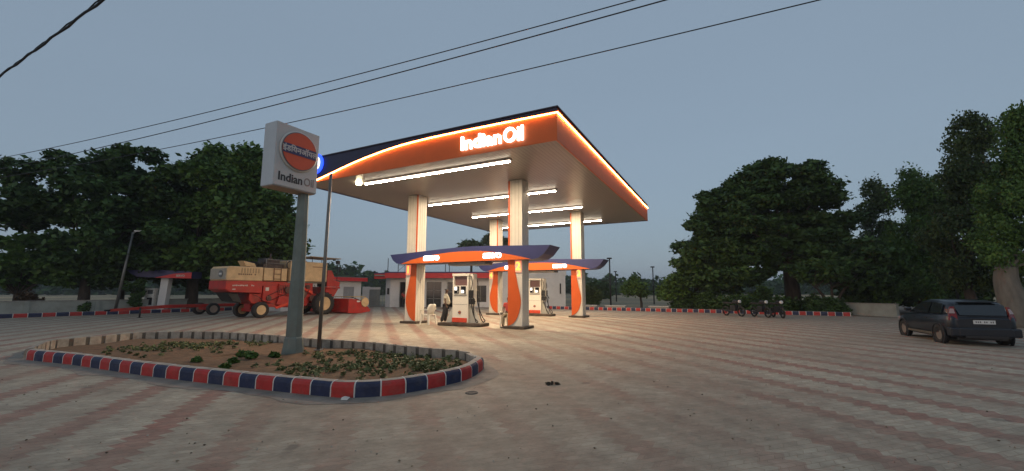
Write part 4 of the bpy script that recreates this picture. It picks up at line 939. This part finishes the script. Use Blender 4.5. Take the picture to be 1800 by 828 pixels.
def sitting_man():
    P = at(884, 577); p = thing('person', 'person in reddish shirt sitting on a white chair half hidden by the front right column', 'person', (-.13, 18.62, 0.0), R(250))
    nodes = [((0, 0, .52), .13), ((-.02, 0, .75), .12), ((.0, 0, .98), .13), ((.02, 0, 1.09), .06), ((.04, 0, 1.14), .05), ((.07, 0, 1.24), .082), ((.08, 0, 1.32), .068),
             ((0, .19, 1.02), .052), ((.10, .22, .80), .042), ((.32, .15, .72), .032), ((.38, .12, .71), .03),
             ((0, -.19, 1.02), .052), ((.10, -.22, .80), .042), ((.32, -.15, .72), .032), ((.38, -.12, .71), .03),
             ((.10, .11, .52), .09), ((.44, .13, .53), .065), ((.46, .13, .14), .045), ((.47, .13, .05), .045), ((.60, .14, .04), .034),
             ((.10, -.11, .52), .09), ((.44, -.13, .53), .065), ((.42, -.13, .14), .045), ((.43, -.13, .05), .045), ((.56, -.14, .04), .034)]
    ed = [(0,1),(1,2),(2,3),(3,4),(4,5),(5,6),(2,7),(7,8),(8,9),(9,10),(2,11),(11,12),(12,13),(13,14),(0,15),(15,16),(16,17),(17,18),(18,19),(0,20),(20,21),(21,22),(22,23),(23,24)]
    body = skinned('body', nodes, ed, skin, p)
    skinned('shirt', [((0, 0, .54), .145), ((-.02, 0, .75), .14), ((.0, 0, .98), .142), ((.02, 0, 1.08), .08), ((0, .20, 1.02), .068), ((.07, .215, .86), .058), ((0, -.20, 1.02), .068), ((.07, -.215, .86), .058)], [(0,1),(1,2),(2,3),(2,4),(4,5),(2,6),(6,7)], shirt_r, p)
    skinned('trousers', [((0, 0, .52), .14), ((.10, .11, .52), .10), ((.44, .13, .53), .078), ((.46, .13, .12), .062), ((.10, -.11, .52), .10), ((.44, -.13, .53), .078), ((.42, -.13, .12), .062)], [(0,1),(1,2),(2,3),(0,4),(4,5),(5,6)], M('khaki_cloth', (.30, .25, .17), .85), p)
    skinned('hair', [((.05, 0, 1.325), .086), ((.035, 0, 1.27), .08)], [(0,1)], hair, p)
    for s in (-1, 1):
        m = MB(); m.tube([(.38, s*.12, .71), (.44, s*.10, .69), (.46, s*.08, .66)], [.02, .018, .01], 8)
        for k in range(3): m.tube([(.40, s*(.09+.02*k), .71), (.46, s*(.08+.02*k), .69), (.47, s*(.075+.02*k), .65)], .008, 6)
        m.build('fingers', skin, body)
        m = MB(); m.loft([[(.40, s*.13-.045, z), (.62, s*.14-.05, z), (.62, s*.14+.05, z), (.40, s*.13+.045, z)] for z in (.016, .07)]); m.build('shoe', darksteel, p, bevel=.02)
sitting_man()
P = up(711, 511, 40.2)
fp = thing('person', 'distant figure in a red shirt standing in the glazed office doorway', 'person', (P.x, P.y, 0), R(-90))
skinned('body', [((0, 0, .92), .12), ((0, 0, 1.30), .13), ((0, 0, 1.46), .055), ((.01, 0, 1.60), .09), ((0, .2, 1.35), .05), ((0, .25, .9), .035), ((0, -.2, 1.35), .05), ((0, -.25, .9), .035), ((0, .1, .5), .07), ((0, .1, .06), .05), ((0, -.1, .5), .07), ((0, -.1, .06), .05)], [(0,1),(1,2),(2,3),(1,4),(4,5),(1,6),(6,7),(0,8),(8,9),(0,10),(10,11)], skin, fp)
skinned('shirt', [((0, 0, .92), .15), ((0, 0, 1.30), .15), ((0, .2, 1.35), .07), ((0, .23, 1.1), .06), ((0, -.2, 1.35), .07), ((0, -.23, 1.1), .06)], [(0,1),(1,2),(2,3),(1,4),(4,5)], shirt_r, fp)
skinned('trousers', [((0, 0, .92), .14), ((0, .1, .5), .09), ((0, .1, .08), .07), ((0, -.1, .5), .09), ((0, -.1, .08), .07)], [(0,1),(1,2),(0,3),(3,4)], trouser, fp)
skinned('hair', [((-.01, 0, 1.68), .09), ((-.02, 0, 1.62), .085)], [(0,1)], hair, fp)

# ------------------------------------------------------------------ motorcycles by the right kerb
def motorcycle(label, loc, rz):
    c = thing('motorcycle', label, 'motorcycle', loc, rz, 'motorcycles parked by the right kerb')
    for x in (-.62, .62):
        m = MB(); m.lathe([(.24, -.04), (.30, -.03), (.31, 0), (.30, .03), (.24, .04), (.24, -.04)], (x, 0, .31), 'y', 24, caps=False); t = m.build('wheel', black, c)
        m = MB(); m.lathe([(.06, -.05), (.06, .05)], (x, 0, .31), 'y', 12)
        for k in range(5): a = k*2*math.pi/5; m.tube([(x, 0, .31), (x+.24*math.cos(a), 0, .31+.24*math.sin(a))], .012, 5)
        m.build('rim', darksteel, t)
    m = MB(); m.loft([[(.05, -.10, .78), (.05, .10, .78), (.42, .08, .82), (.42, -.08, .82)], [(.02, -.12, .92), (.02, .12, .92), (.42, .10, .95), (.42, -.10, .95)], [(.10, -.06, 1.0), (.10, .06, 1.0), (.36, .05, 1.02), (.36, -.05, 1.02)]]); m.build('fuel_tank', sign_black, c, bevel=.02)
    m = MB(); m.hexa([(-.75, -.11, .76), (.06, -.10, .76), (.06, .10, .76), (-.75, .11, .76)], [(-.78, -.12, .88), (.04, -.10, .84), (.04, .10, .84), (-.78, .12, .88)]); m.build('seat', black, c, bevel=.02)
    m = MB(); m.box(-.15, -.13, .32, .28, .13, .68); m.tube([(-.62, .09, .31), (-.1, .09, .45), (.3, 0, .8)], .025, 6); m.tube([(-.62, -.09, .31), (-.1, -.09, .45)], .025, 6); m.tube([(.1, -.15, .35), (-.3, -.17, .30), (-.85, -.17, .38)], .04, 8); m.build('engine', darksteel, c, bevel=.01)
    m = MB(); m.tube([(.62, .07, .31), (.46, .07, .95)], .025, 6); m.tube([(.62, -.07, .31), (.46, -.07, .95)], .025, 6); m.tube([(.40, -.34, 1.05), (.45, 0, 1.0), (.40, .34, 1.05)], .016, 6); m.build('fork', darksteel, c)
    m = MB(); m.lathe([(.02, .44), (.09, .50), (.095, .58), (.06, .60)], (0, 0, .92), 'x', 16); m.build('headlight', plate_m, c)
    return c
for i, (px, py, rz, lab) in enumerate(((1290, 556, -75, 'leftmost parked motorcycle at the foot of the big round tree'), (1338, 558, -85, 'middle parked motorcycle beside the big tree trunk'), (1368, 559, -100, 'rightmost parked motorcycle just left of the big tree trunk'))):
    P = at(px, py); motorcycle(lab, (P.x, P.y, .012), R(rz))

# ------------------------------------------------------------------ lamp posts
def lamp_post(label, px, Y, ytop, lean=0, r=.06, head='flood'):
    b = up(px, 511, Y); tp = up(px, ytop, Y); h_ = tp.z
    t = thing('lamp_post', label, 'lamp post', (b.x, b.y, 0), 0, 'lamp posts round the yard')
    m = MB(); m.tube([(0, 0, 0), (lean, 0, h_)], [r*1.3, r], 8); m.build('post', steel if lean else darksteel, t)
    if head == 'flood': m = MB(); m.box(-.24+lean, -.15, h_-.02, .20+lean, .15, h_+.11); m.build('lamp_head', darksteel, t, bevel=.03)
    else: m = MB(); m.tube([(lean, 0, h_-.1), (lean+.45, -.2, h_+.05)], .03, 6); m.box(lean+.3, -.3, h_, lean+1.0, -.1, h_+.09); m.build('lamp_head', plate_m, t, bevel=.02)
lamp_post('tall dark lamp post with square head right of the canopy', 1073, 39, 455)
lamp_post('farther thin lamp post just right of the tall dark one', 1083, 62, 478, r=.07)
lamp_post('thin lamp post rising behind the small round tree', 1149, 50, 470, r=.06)
lamp_post('thin post right of the rear right column', 1029, 44, 474, r=.04)
lamp_post('pale leaning street lamp among the left trees', 206, 29.0, 408, lean=.62, r=.07, head='arm')
lamp_post('street lamp half hidden in the right hand trees behind the car', 1682, 24, 392, r=.05, head='arm')

# ------------------------------------------------------------------ overhead wires
def wire(label, pa, pb_, z, sag, r, t0=-.5, t1=1.6):
    A, B = at(*pa, z), at(*pb_, z); m = MB(); n = 60; pts = []
    for k in range(n+1):
        t = t0 + (t1-t0)*k/n; p = A.lerp(B, t); p.z = z - sag*4*t*(1-t); pts.append(p)
    m.tube(pts, r, 6); tag(m.build('overhead_wire', darksteel), label, 'wire', 'overhead wires')
wire('highest of the three long thin wires crossing the sky', (0, 278), (1115, 0), 8.0, .22, .013)
wire('middle of the three long thin wires crossing the sky', (0, 297), (1170, 0), 7.8, .22, .015)
wire('lowest of the three long wires, passing over the pylon sign', (0, 312), (1440, 0), 7.6, .30, .013)
A, B = at(0, 133, 6), at(180, 0, 6); m = MB(); d_ = (B - A); P_ = []; P2_ = []
for k in range(41):
    t = -1 + 3*k/40; p = A + d_*t; a = k*1.9
    P_.append(p + Vector((0, .012*math.cos(a), .012*math.sin(a) - .05*t*(1-t)))); P2_.append(p + Vector((0, -.012*math.cos(a), -.012*math.sin(a) - .03*t*(1-t) + .03*max(0, t))))
m.tube(P_, .020, 6); m.tube(P2_, .011, 6); tag(m.build('overhead_cable', darksteel), 'thick twisted cable across the top left corner of the sky', 'cable')

# ------------------------------------------------------------------ vegetation
def leaf_mesh(name, centres, radii, counts, size, mat, parent, flat=.7, elong=1.6, droop=0.0, shell=.55, seed=0):
    rg = np.random.default_rng(seed); C_ = []; 
    for c, r_, n in zip(centres, radii, counts):
        d = rg.normal(size=(n, 3)); d /= np.linalg.norm(d, axis=1)[:, None]
        rad = r_ * (shell + (1-shell)*rg.random(n))**1.0 * (1 + .18*rg.normal(size=n))
        p = d * rad[:, None]; p[:, 2] *= flat
        if droop: p[:, 2] -= droop * rg.random(n) * r_ * 1.3
        C_.append(np.array(c) + p)
    C_ = np.concatenate(C_); n = len(C_)
    a = rg.normal(size=(n, 3)); a[:, 2] = a[:, 2]*.5 - droop*1.6; a /= np.linalg.norm(a, axis=1)[:, None]
    b = rg.normal(size=(n, 3)); b -= (b*a).sum(1)[:, None]*a; b /= np.linalg.norm(b, axis=1)[:, None]
    s = size * (.55 + .9*rg.random(n))[:, None]
    V = np.empty((n, 4, 3)); V[:, 0] = C_ - a*s*elong*.5; V[:, 1] = C_ + b*s*.45; V[:, 2] = C_ + a*s*elong*.5; V[:, 3] = C_ - b*s*.45
    me = bpy.data.meshes.new(name); me.vertices.add(n*4); me.vertices.foreach_set('co', V.reshape(-1)); me.loops.add(n*4); me.loops.foreach_set('vertex_index', np.arange(n*4, dtype=np.int32))
    me.polygons.add(n); me.polygons.foreach_set('loop_start', np.arange(0, n*4, 4, dtype=np.int32)); me.polygons.foreach_set('loop_total', np.full(n, 4, dtype=np.int32))
    me.materials.append(mat); me.update(); me.validate()
    o = bpy.data.objects.new(name, me); COL.objects.link(o)
    if parent is not None: o.parent = parent
    return o
def tree(label, px, Y, lobes, dens=1.0, leaf=.22, mat=leaf_dark, trunk_r=.25, clump=(.7, 1.25), seed=1, group=None, bmat=bark, flat=.6, droop=0.0, fork=None, name='tree', stems=1, elong=1.6, lean=0, lowlimbs=False):
    """lobes: (px, py, rx_px, rz_px, n_clumps) of the crown read at depth Y; the crown is as deep as it is wide"""
    rg = random.Random(seed); b0 = up(px, 511, Y); mpp = Y / F / math.cos(PITCH)
    t = thing(name, label, 'tree', (b0.x, b0.y, 0), 0, group)
    cs, rs, ns = [], [], []
    for (lx, ly, rx, rz, nc) in lobes:
        c = up(lx, ly, Y); cx_, cz_ = c.x - b0.x, c.z; rx_m, rz_m = rx*mpp, rz*mpp
        for k in range(nc):
            while True:
                v = Vector((rg.uniform(-1, 1), rg.uniform(-1, 1), rg.uniform(-1, 1)))
                if .35 < v.length <= 1: break
            v = v.normalized() * (.45 + .5*rg.random()**.6)
            p = (cx_ + v.x*rx_m, v.y*rx_m*.85, cz_ + v.z*rz_m)
            if p[2] < .5: continue
            r_ = rg.uniform(*clump); cs.append(p); rs.append(r_); ns.append(int(dens*260*r_*r_))
    leaf_mesh('crown', cs, rs, ns, leaf, mat, t, flat=flat, droop=droop, seed=seed, elong=elong)
    zf = fork if fork else max(1.2, min(c[2] for c in cs) * .9 + .4)
    m = MB()
    for s in range(stems):
        ox = (s - (stems-1)/2) * .35; tx = ox * 3.2 + lean
        m.tube(smooth_path([(ox*.3, 0, -.05), (ox*.8 + rg.uniform(-.05, .05), 0, zf*.4), (tx*.6, rg.uniform(-.1, .1), zf*.75), (tx, 0, zf)], sub=4), [trunk_r*(1.25 - .45*k/12) for k in range(13)], 10)
        own = [i for i in range(len(cs)) if i % stems == s]
        rg.shuffle(own)
        if lowlimbs: own.sort(key=lambda i: cs[i][2]); own = own[8:16]
        for i in own[:max(7, int(26/stems))]:
            c = Vector(cs[i]); a = Vector((tx, 0, zf - .15)); mid = a.lerp(c, .5) + Vector((rg.uniform(-.3, .3), rg.uniform(-.3, .3), rg.uniform(.0, .5)))
            q = smooth_path([a, mid, c], sub=4); m.tube(q, [trunk_r*(.30 - .26*k/(len(q)-1)) for k in range(len(q))], 6)
    m.build('trunk', bmat, t)
    return t
LG, RG = 'large trees along the left edge', 'trees along the right edge'
tree('broad dark tree with layered crown, left of the harvester, leaning over the street lamp', 148, 30, [(165, 335, 130, 62, 46), (62, 372, 62, 26, 14), (215, 420, 100, 55, 30), (165, 460, 60, 36, 12), (250, 300, 60, 40, 12)], seed=3, group=LG, mat=leaf_dark, trunk_r=.30, dens=1.4, leaf=.23, fork=2.6)
tree('largest dark tree behind the harvester, its crown reaching the pylon sign', 338, 33.5, [(395, 325, 98, 72, 40), (455, 385, 66, 62, 26), (330, 390, 80, 70, 28), (420, 450, 88, 36, 20), (300, 450, 60, 40, 14), (480, 430, 40, 36, 8)], seed=5, group=LG, mat=leaf_mid, trunk_r=.4, dens=1.5, leaf=.25, fork=3.0, clump=(.9, 1.6), flat=.75)
tree('smaller leafy tree at the far left edge behind the kerb', 30, 29, [(35, 450, 62, 46, 26), (95, 460, 42, 40, 14), (10, 500, 40, 24, 8)], seed=8, group=LG, mat=leaf_mid, trunk_r=.16, dens=1.3, clump=(.5, 1.0), fork=1.4)
tree('dark bushy tree between the two large left trees', 215, 36, [(240, 440, 60, 50, 20), (160, 480, 60, 30, 12), (340, 480, 60, 28, 12)], seed=9, group=LG, trunk_r=.2, clump=(.9, 1.5), dens=1.6)
def shrub(label, px, Y, ytop, w, seed, mat=leaf_dark, group=None, flat=1.0):
    b0 = up(px, 511, Y); tp = up(px, ytop, Y); h_ = tp.z; rg = random.Random(seed)
    t = thing('shrub', label, 'shrub', (b0.x, b0.y, 0), 0, group)
    cs = [(rg.uniform(-w, w)*.6, rg.uniform(-w, w)*.5, h_*f) for f in (.2, .3, .45, .6, .75, .85, .35, .55)]
    leaf_mesh('foliage', cs, [w*.55]*8, [int(420*w)]*8, .12, mat, t, flat=flat, seed=seed)
    m = MB()
    for k in range(4): m.tube([(rg.uniform(-.1, .1), 0, 0), (rg.uniform(-w, w)*.5, rg.uniform(-w, w)*.4, h_*.7)], [.04, .015], 6)
    m.build('stems', bark, t); return t
SG = 'shrubs along the yard edges'
shrub('tall dark shrub beside the unlit side shelter', 240, 30.5, 490, .62, 1, group=SG)
shrub('low reddish shrub in front of the left boundary wall', 52, 27.4, 518, .75, 2, leafmat('leaf_reddish', (.05, .03, .015), (.10, .06, .03)), group=SG)
shrub('small shrub at the foot of the broad left tree', 150, 28.4, 533, .40, 3, group=SG)
shrub('spiky dark shrub left of the big round tree trunk', 1335, 31, 508, .95, 4, group=SG)
shrub('low dark bush under the small forked tree', 1440, 28.4, 531, .9, 5, group=SG)
shrub('dark bush at the foot of the big round tree, right side', 1475, 28.2, 531, .7, 6, group=SG)
shrub('dark bush between the round tree and the first motorcycle', 1250, 33, 520, 1.1, 7, group=SG)
for q_, (px_, w_, y_) in enumerate(((1275, .9, 527), (1308, 1.0, 524), (1352, 1.0, 528), (1378, .8, 530), (1420, 1.0, 527))):
    shrub(('dark bush behind the leftmost motorcycle', 'dark bush between the leftmost and middle motorcycles', 'dark bush behind the middle motorcycle', 'dark bush behind the rightmost motorcycle', 'dark bush just right of the thick tree trunk')[q_], px_, 30.6, y_, w_, 60+q_, group=SG)
shrub('low wide bush under the spreading green tree', 1205, 34.5, 522, 1.2, 8, group=SG)
shrub('small bush behind the rear right column', 1043, 40.5, 505, .9, 9, leaf_olive, group=SG)
tree('small round dark tree with a thin trunk behind the rear kerb', 1126, 38.5, [(1118, 503, 26, 17, 26), (1105, 512, 16, 10, 8)], seed=11, group=RG, trunk_r=.10, clump=(.35, .6), leaf=.13, fork=1.1, mat=leaf_mid, dens=1.6)
tree('spreading green tree left of the big round tree', 1215, 35, [(1215, 502, 50, 24, 26), (1180, 512, 26, 20, 10), (1262, 500, 36, 30, 14)], seed=12, group=RG, trunk_r=.15, clump=(.5, .95), mat=leaf_mid, fork=1.2, leaf=.17, dens=1.3)
tree('big round dome shaped tree with a thick trunk behind the right kerb', 1392, 33, [(1300, 430, 80, 44, 40), (1265, 490, 50, 20, 16), (1400, 420, 90, 50, 40), (1370, 325, 84, 42, 60), (1300, 362, 70, 40, 36), (1445, 370, 62, 34, 22), (1245, 410, 44, 40, 18), (1340, 400, 90, 46, 26), (1225, 455, 40, 26, 12), (1290, 468, 66, 30, 18), (1455, 430, 56, 40, 20), (1400, 450, 70, 34, 16)], seed=13, group=RG, trunk_r=.50, fork=4.2, clump=(.6, 1.15), dens=1.6, leaf=.21, flat=.5)
tree('small forked tree with three thin stems right of the big trunk', 1462, 29, [(1440, 478, 48, 20, 14), (1505, 485, 48, 26, 20), (1495, 448, 54, 30, 18)], seed=14, group=RG, trunk_r=.085, stems=3, fork=1.9, clump=(.5, .85))
tree('pointed feathery tree rising between the dome tree and the tall right trees', 1537, 36, [(1536, 335, 14, 26, 8), (1538, 380, 25, 34, 16), (1545, 440, 45, 50, 26), (1540, 500, 50, 24, 12)], seed=15, group=RG, trunk_r=.18, clump=(.4, .85), mat=leaf_olive, droop=.5, flat=.9, leaf=.15, dens=2.0)
tree('tall feathery tree behind the car, leftmost of the tall right trees', 1620, 29, [(1598, 320, 22, 34, 14), (1632, 345, 34, 46, 22), (1610, 420, 46, 60, 34), (1580, 480, 46, 40, 20), (1650, 470, 40, 50, 20)], seed=16, group=RG, trunk_r=.22, clump=(.45, .9), mat=leaf_mid, droop=.7, flat=.9, leaf=.13, dens=2.4)
tree('tallest ragged tree above the car with two leading tops', 1705, 23, [(1704, 230, 30, 34, 20), (1695, 290, 34, 44, 22), (1735, 330, 50, 60, 34), (1690, 390, 60, 60, 34), (1720, 460, 60, 40, 24)], seed=17, group=RG, trunk_r=.22, clump=(.35, .7), mat=leaf_olive, droop=.8, flat=.9, dens=2.8, leaf=.11)
tree('thick pale trunked tree at the right edge beside the car', 1776, 18.6, [(1788, 215, 22, 34, 16), (1800, 280, 50, 60, 40), (1790, 360, 60, 60, 40), (1830, 430, 60, 50, 30), (1745, 420, 30, 40, 14)], seed=18, group=RG, trunk_r=.42, clump=(.3, .62), mat=leaf_mid, bmat=palebark, droop=.8, flat=.9, dens=3.2, leaf=.095, fork=2.7, lowlimbs=True)
tree('dark undergrowth tree behind the parked car', 1560, 31, [(1550, 495, 60, 34, 26), (1620, 500, 50, 36, 22), (1690, 500, 60, 36, 22), (1520, 520, 30, 20, 8)], seed=19, group=RG, trunk_r=.14, clump=(.6, 1.1), fork=1.4, dens=1.8)
BG = 'hazy trees beyond the office'
tree('tall hazy tree far behind the office, seen left of the rear column', 868, 95, [(868, 425, 14, 16, 14), (882, 440, 20, 18, 14)], seed=21, group=BG, trunk_r=.35, clump=(1.2, 2.1), leaf=.5, dens=.35)
tree('low wide hazy tree far behind the office roof', 828, 95, [(828, 440, 22, 12, 16), (850, 450, 24, 14, 12)], seed=22, group=BG, trunk_r=.3, clump=(1.2, 2.0), leaf=.5, dens=.35)
tree('hazy tree far behind the office, right of the rear left column', 895, 100, [(896, 440, 14, 22, 14), (912, 450, 12, 14, 8)], seed=23, group=BG, trunk_r=.3, clump=(1.2, 2.0), leaf=.5, dens=.35)
tree('round hazy tree in the field behind the rear right column', 1040, 80, [(1040, 508, 24, 15, 22), (1062, 512, 14, 10, 8)], seed=24, group=BG, trunk_r=.2, clump=(.8, 1.4), leaf=.4, dens=.5)
# far-off wood
cs, rs, ns = [], [], []
rg = random.Random(4)
for px in range(-200, 2100, 5):
    Y = rg.uniform(230, 330) if rg.random() < .6 else rg.uniform(150, 200)
    base = 9 if px < 420 else (10 if 560 < px < 700 else 6)
    h_ = base*(.7 + .35*math.sin(px*.013+1) + .25*rg.random()); b0 = up(px, 511, Y)
    for k in range(3): cs.append((b0.x + rg.uniform(-2, 2), b0.y + rg.uniform(-4, 4), h_*(.2 + .36*k))); rs.append(rg.uniform(2.0, 3.6)); ns.append(70)
tag(leaf_mesh('distant_wood', cs, rs, ns, 1.3, leaf_dark, None, flat=.9, seed=44), 'hazy line of far trees along the horizon beyond the fields', 'trees', kind='stuff')

# plants in the island
rg = random.Random(15)
def in_poly(x, y, poly):
    c = False; n = len(poly)
    for i in range(n):
        a, b = poly[i], poly[i-1]
        if (a.y > y) != (b.y > y) and x < (b.x-a.x)*(y-a.y)/(b.y-a.y)+a.x: c = not c
    return c
cs, rs, ns = [], [], []
patches = [((300, 612), (1.6, .8), 60), ((350, 606), (1.2, .5), 40), ((400, 604), (.9, .35), 26), ((660, 640), (1.6, .9), 95), ((760, 645), (1.1, .6), 70), ((720, 625), (1.6, .6), 70), ((580, 655), (1.6, .6), 30), ((600, 622), (1.0, .4), 24), ((560, 640), (1.0, .7), 10), ((250, 625), (1.0, .5), 8)]
for (pp_, sp_, n) in patches:
    c = at(*pp_, .08)
    for k in range(n):
        x, y = c.x + rg.gauss(0, sp_[0]*.6), c.y + rg.gauss(0, sp_[1]*.6)
        if not in_poly(x, y, [Vector((cx+(p.x-cx)*.94, cy+(p.y-cy)*.94, 0)) for p in inner]): continue
        cs.append((x, y, bed_z(x, y) + .03)); rs.append(rg.uniform(.04, .10)); ns.append(20)
tag(leaf_mesh('ground_cover', cs, rs, ns, .042, leaf_garden, None, flat=.6, seed=31), 'low patches of small green leaves scattered over the island soil', 'plants', kind='stuff')
for i, (px, py, s_, lab) in enumerate(((440, 634, .16, 'largest leafy seedling in the middle of the island'), (410, 640, .11, 'small leafy seedling left of the largest one'), (395, 648, .10, 'small seedling nearest the front kerb'), (345, 640, .10, 'lone seedling in the left part of the island'), (482, 628, .12, 'leafy seedling just left of the sign pole'), (425, 630, .13, 'seedling behind the largest one'))):
    P = at(px, py, .06); t = thing('seedling', lab, 'plant', (P.x, P.y, bed_z(P.x, P.y)), 0, 'seedlings in the island')
    leaf_mesh('leaves', [(0, 0, s_*.6), (s_*.4, 0, s_*.45), (-s_*.4, .02, s_*.5)], [s_*.6]*3, [60]*3, .06, leaf_mid, t, flat=.8, seed=50+i)
    m = MB(); m.tube([(0, 0, -.03), (0, 0, s_*.7)], .006, 5); m.build('stem', bark, t)
# litter and clods
m = MB(); P = at(606, 705)
m.add([(P.x-.05, P.y-.03, .02), (P.x+.05, P.y-.04, .022), (P.x+.07, P.y+.02, .05), (P.x, P.y+.05, .03), (P.x-.06, P.y+.03, .045), (P.x, P.y, .07)], [(0,1,5), (1,2,5), (2,3,5), (3,4,5), (4,0,5)])
tag(m.build('crumpled_paper', whitek), 'crumpled scrap of white paper on the paving at the front kerb', 'litter')
cover_m = M('cast_iron', (.10, .085, .07), .8, var=.4, scale=20, bump=.5)
for px, py, r_, lab in ((829, 692, .10, 'small dark drain cover beside the rounded end of the island'),):
    P = at(px, py); m = MB(); m.lathe([(r_, .0), (r_, .012), (r_*.8, .018), (r_*.75, .012), (r_*.3, .016)], (P.x, P.y, .006), 'z', 20); tag(m.build('drain_cover', cover_m), lab, 'drain cover')
P = at(971, 677); dw = leaf_mesh('dried_weed', [(0, 0, .02), (.09, .01, .015), (-.08, -.01, .012)], [.07, .05, .05], [34, 20, 20], .035, M('dry_weed', (.05, .04, .025), .9), None, flat=.3, seed=77); dw.location = (P.x, P.y, .012); tag(dw, 'small dark clump of dried weed on the open paving right of the island', 'weed')
mb = MB(); rg = random.Random(9)
for k in range(260):
    px, py = rg.uniform(0, 1800), rg.uniform(600, 826); P = at(px, py)
    if in_poly(P.x, P.y, inner): continue
    s_ = rg.uniform(.006, .018); a = rg.uniform(0, 6.28); q = [(P.x + s_*math.cos(a + b)*e_, P.y + s_*math.sin(a + b)*e_, .012 + (s_*.5 if b in (0, 3.1) else 0)) for b, e_ in ((0, 1), (1.6, .6), (3.1, 1.1), (4.7, .5))]
    mb.add(q + [(P.x, P.y, .012 + s_)], [(0,1,4), (1,2,4), (2,3,4), (3,0,4)], k % 3)
tag(mb.build('grit', [M('leaf_litter', (.10, .07, .045), .9), M('stone_chip', (.42, .38, .32), .9), M('twig_chip', (.22, .18, .12), .9)]), 'scattered grit, dry leaf bits and chips over the paving', 'grit', kind='stuff')

# ------------------------------------------------------------------ haze
HAZE = True
if HAZE:
    m = MB(); m.box(-1600, -70, -1, 1600, 2700, 30); hz = m.build('haze', M('haze_surface_unused', (1, 1, 1)))
    hm = bpy.data.materials.new('haze_air'); hm.use_nodes = True; nt = hm.node_tree
    for n in list(nt.nodes): nt.nodes.remove(n)
    vo = nt.nodes.new('ShaderNodeVolumePrincipled'); vo.inputs['Density'].default_value = .0006; vo.inputs['Color'].default_value = (.80, .84, .90, 1)
    o_ = nt.nodes.new('ShaderNodeOutputMaterial'); nt.links.new(vo.outputs[0], o_.inputs['Volume'])
    hz.data.materials.clear(); hz.data.materials.append(hm); hz['kind'] = 'stuff'; hz['label'] = 'thin evening haze over the fields'
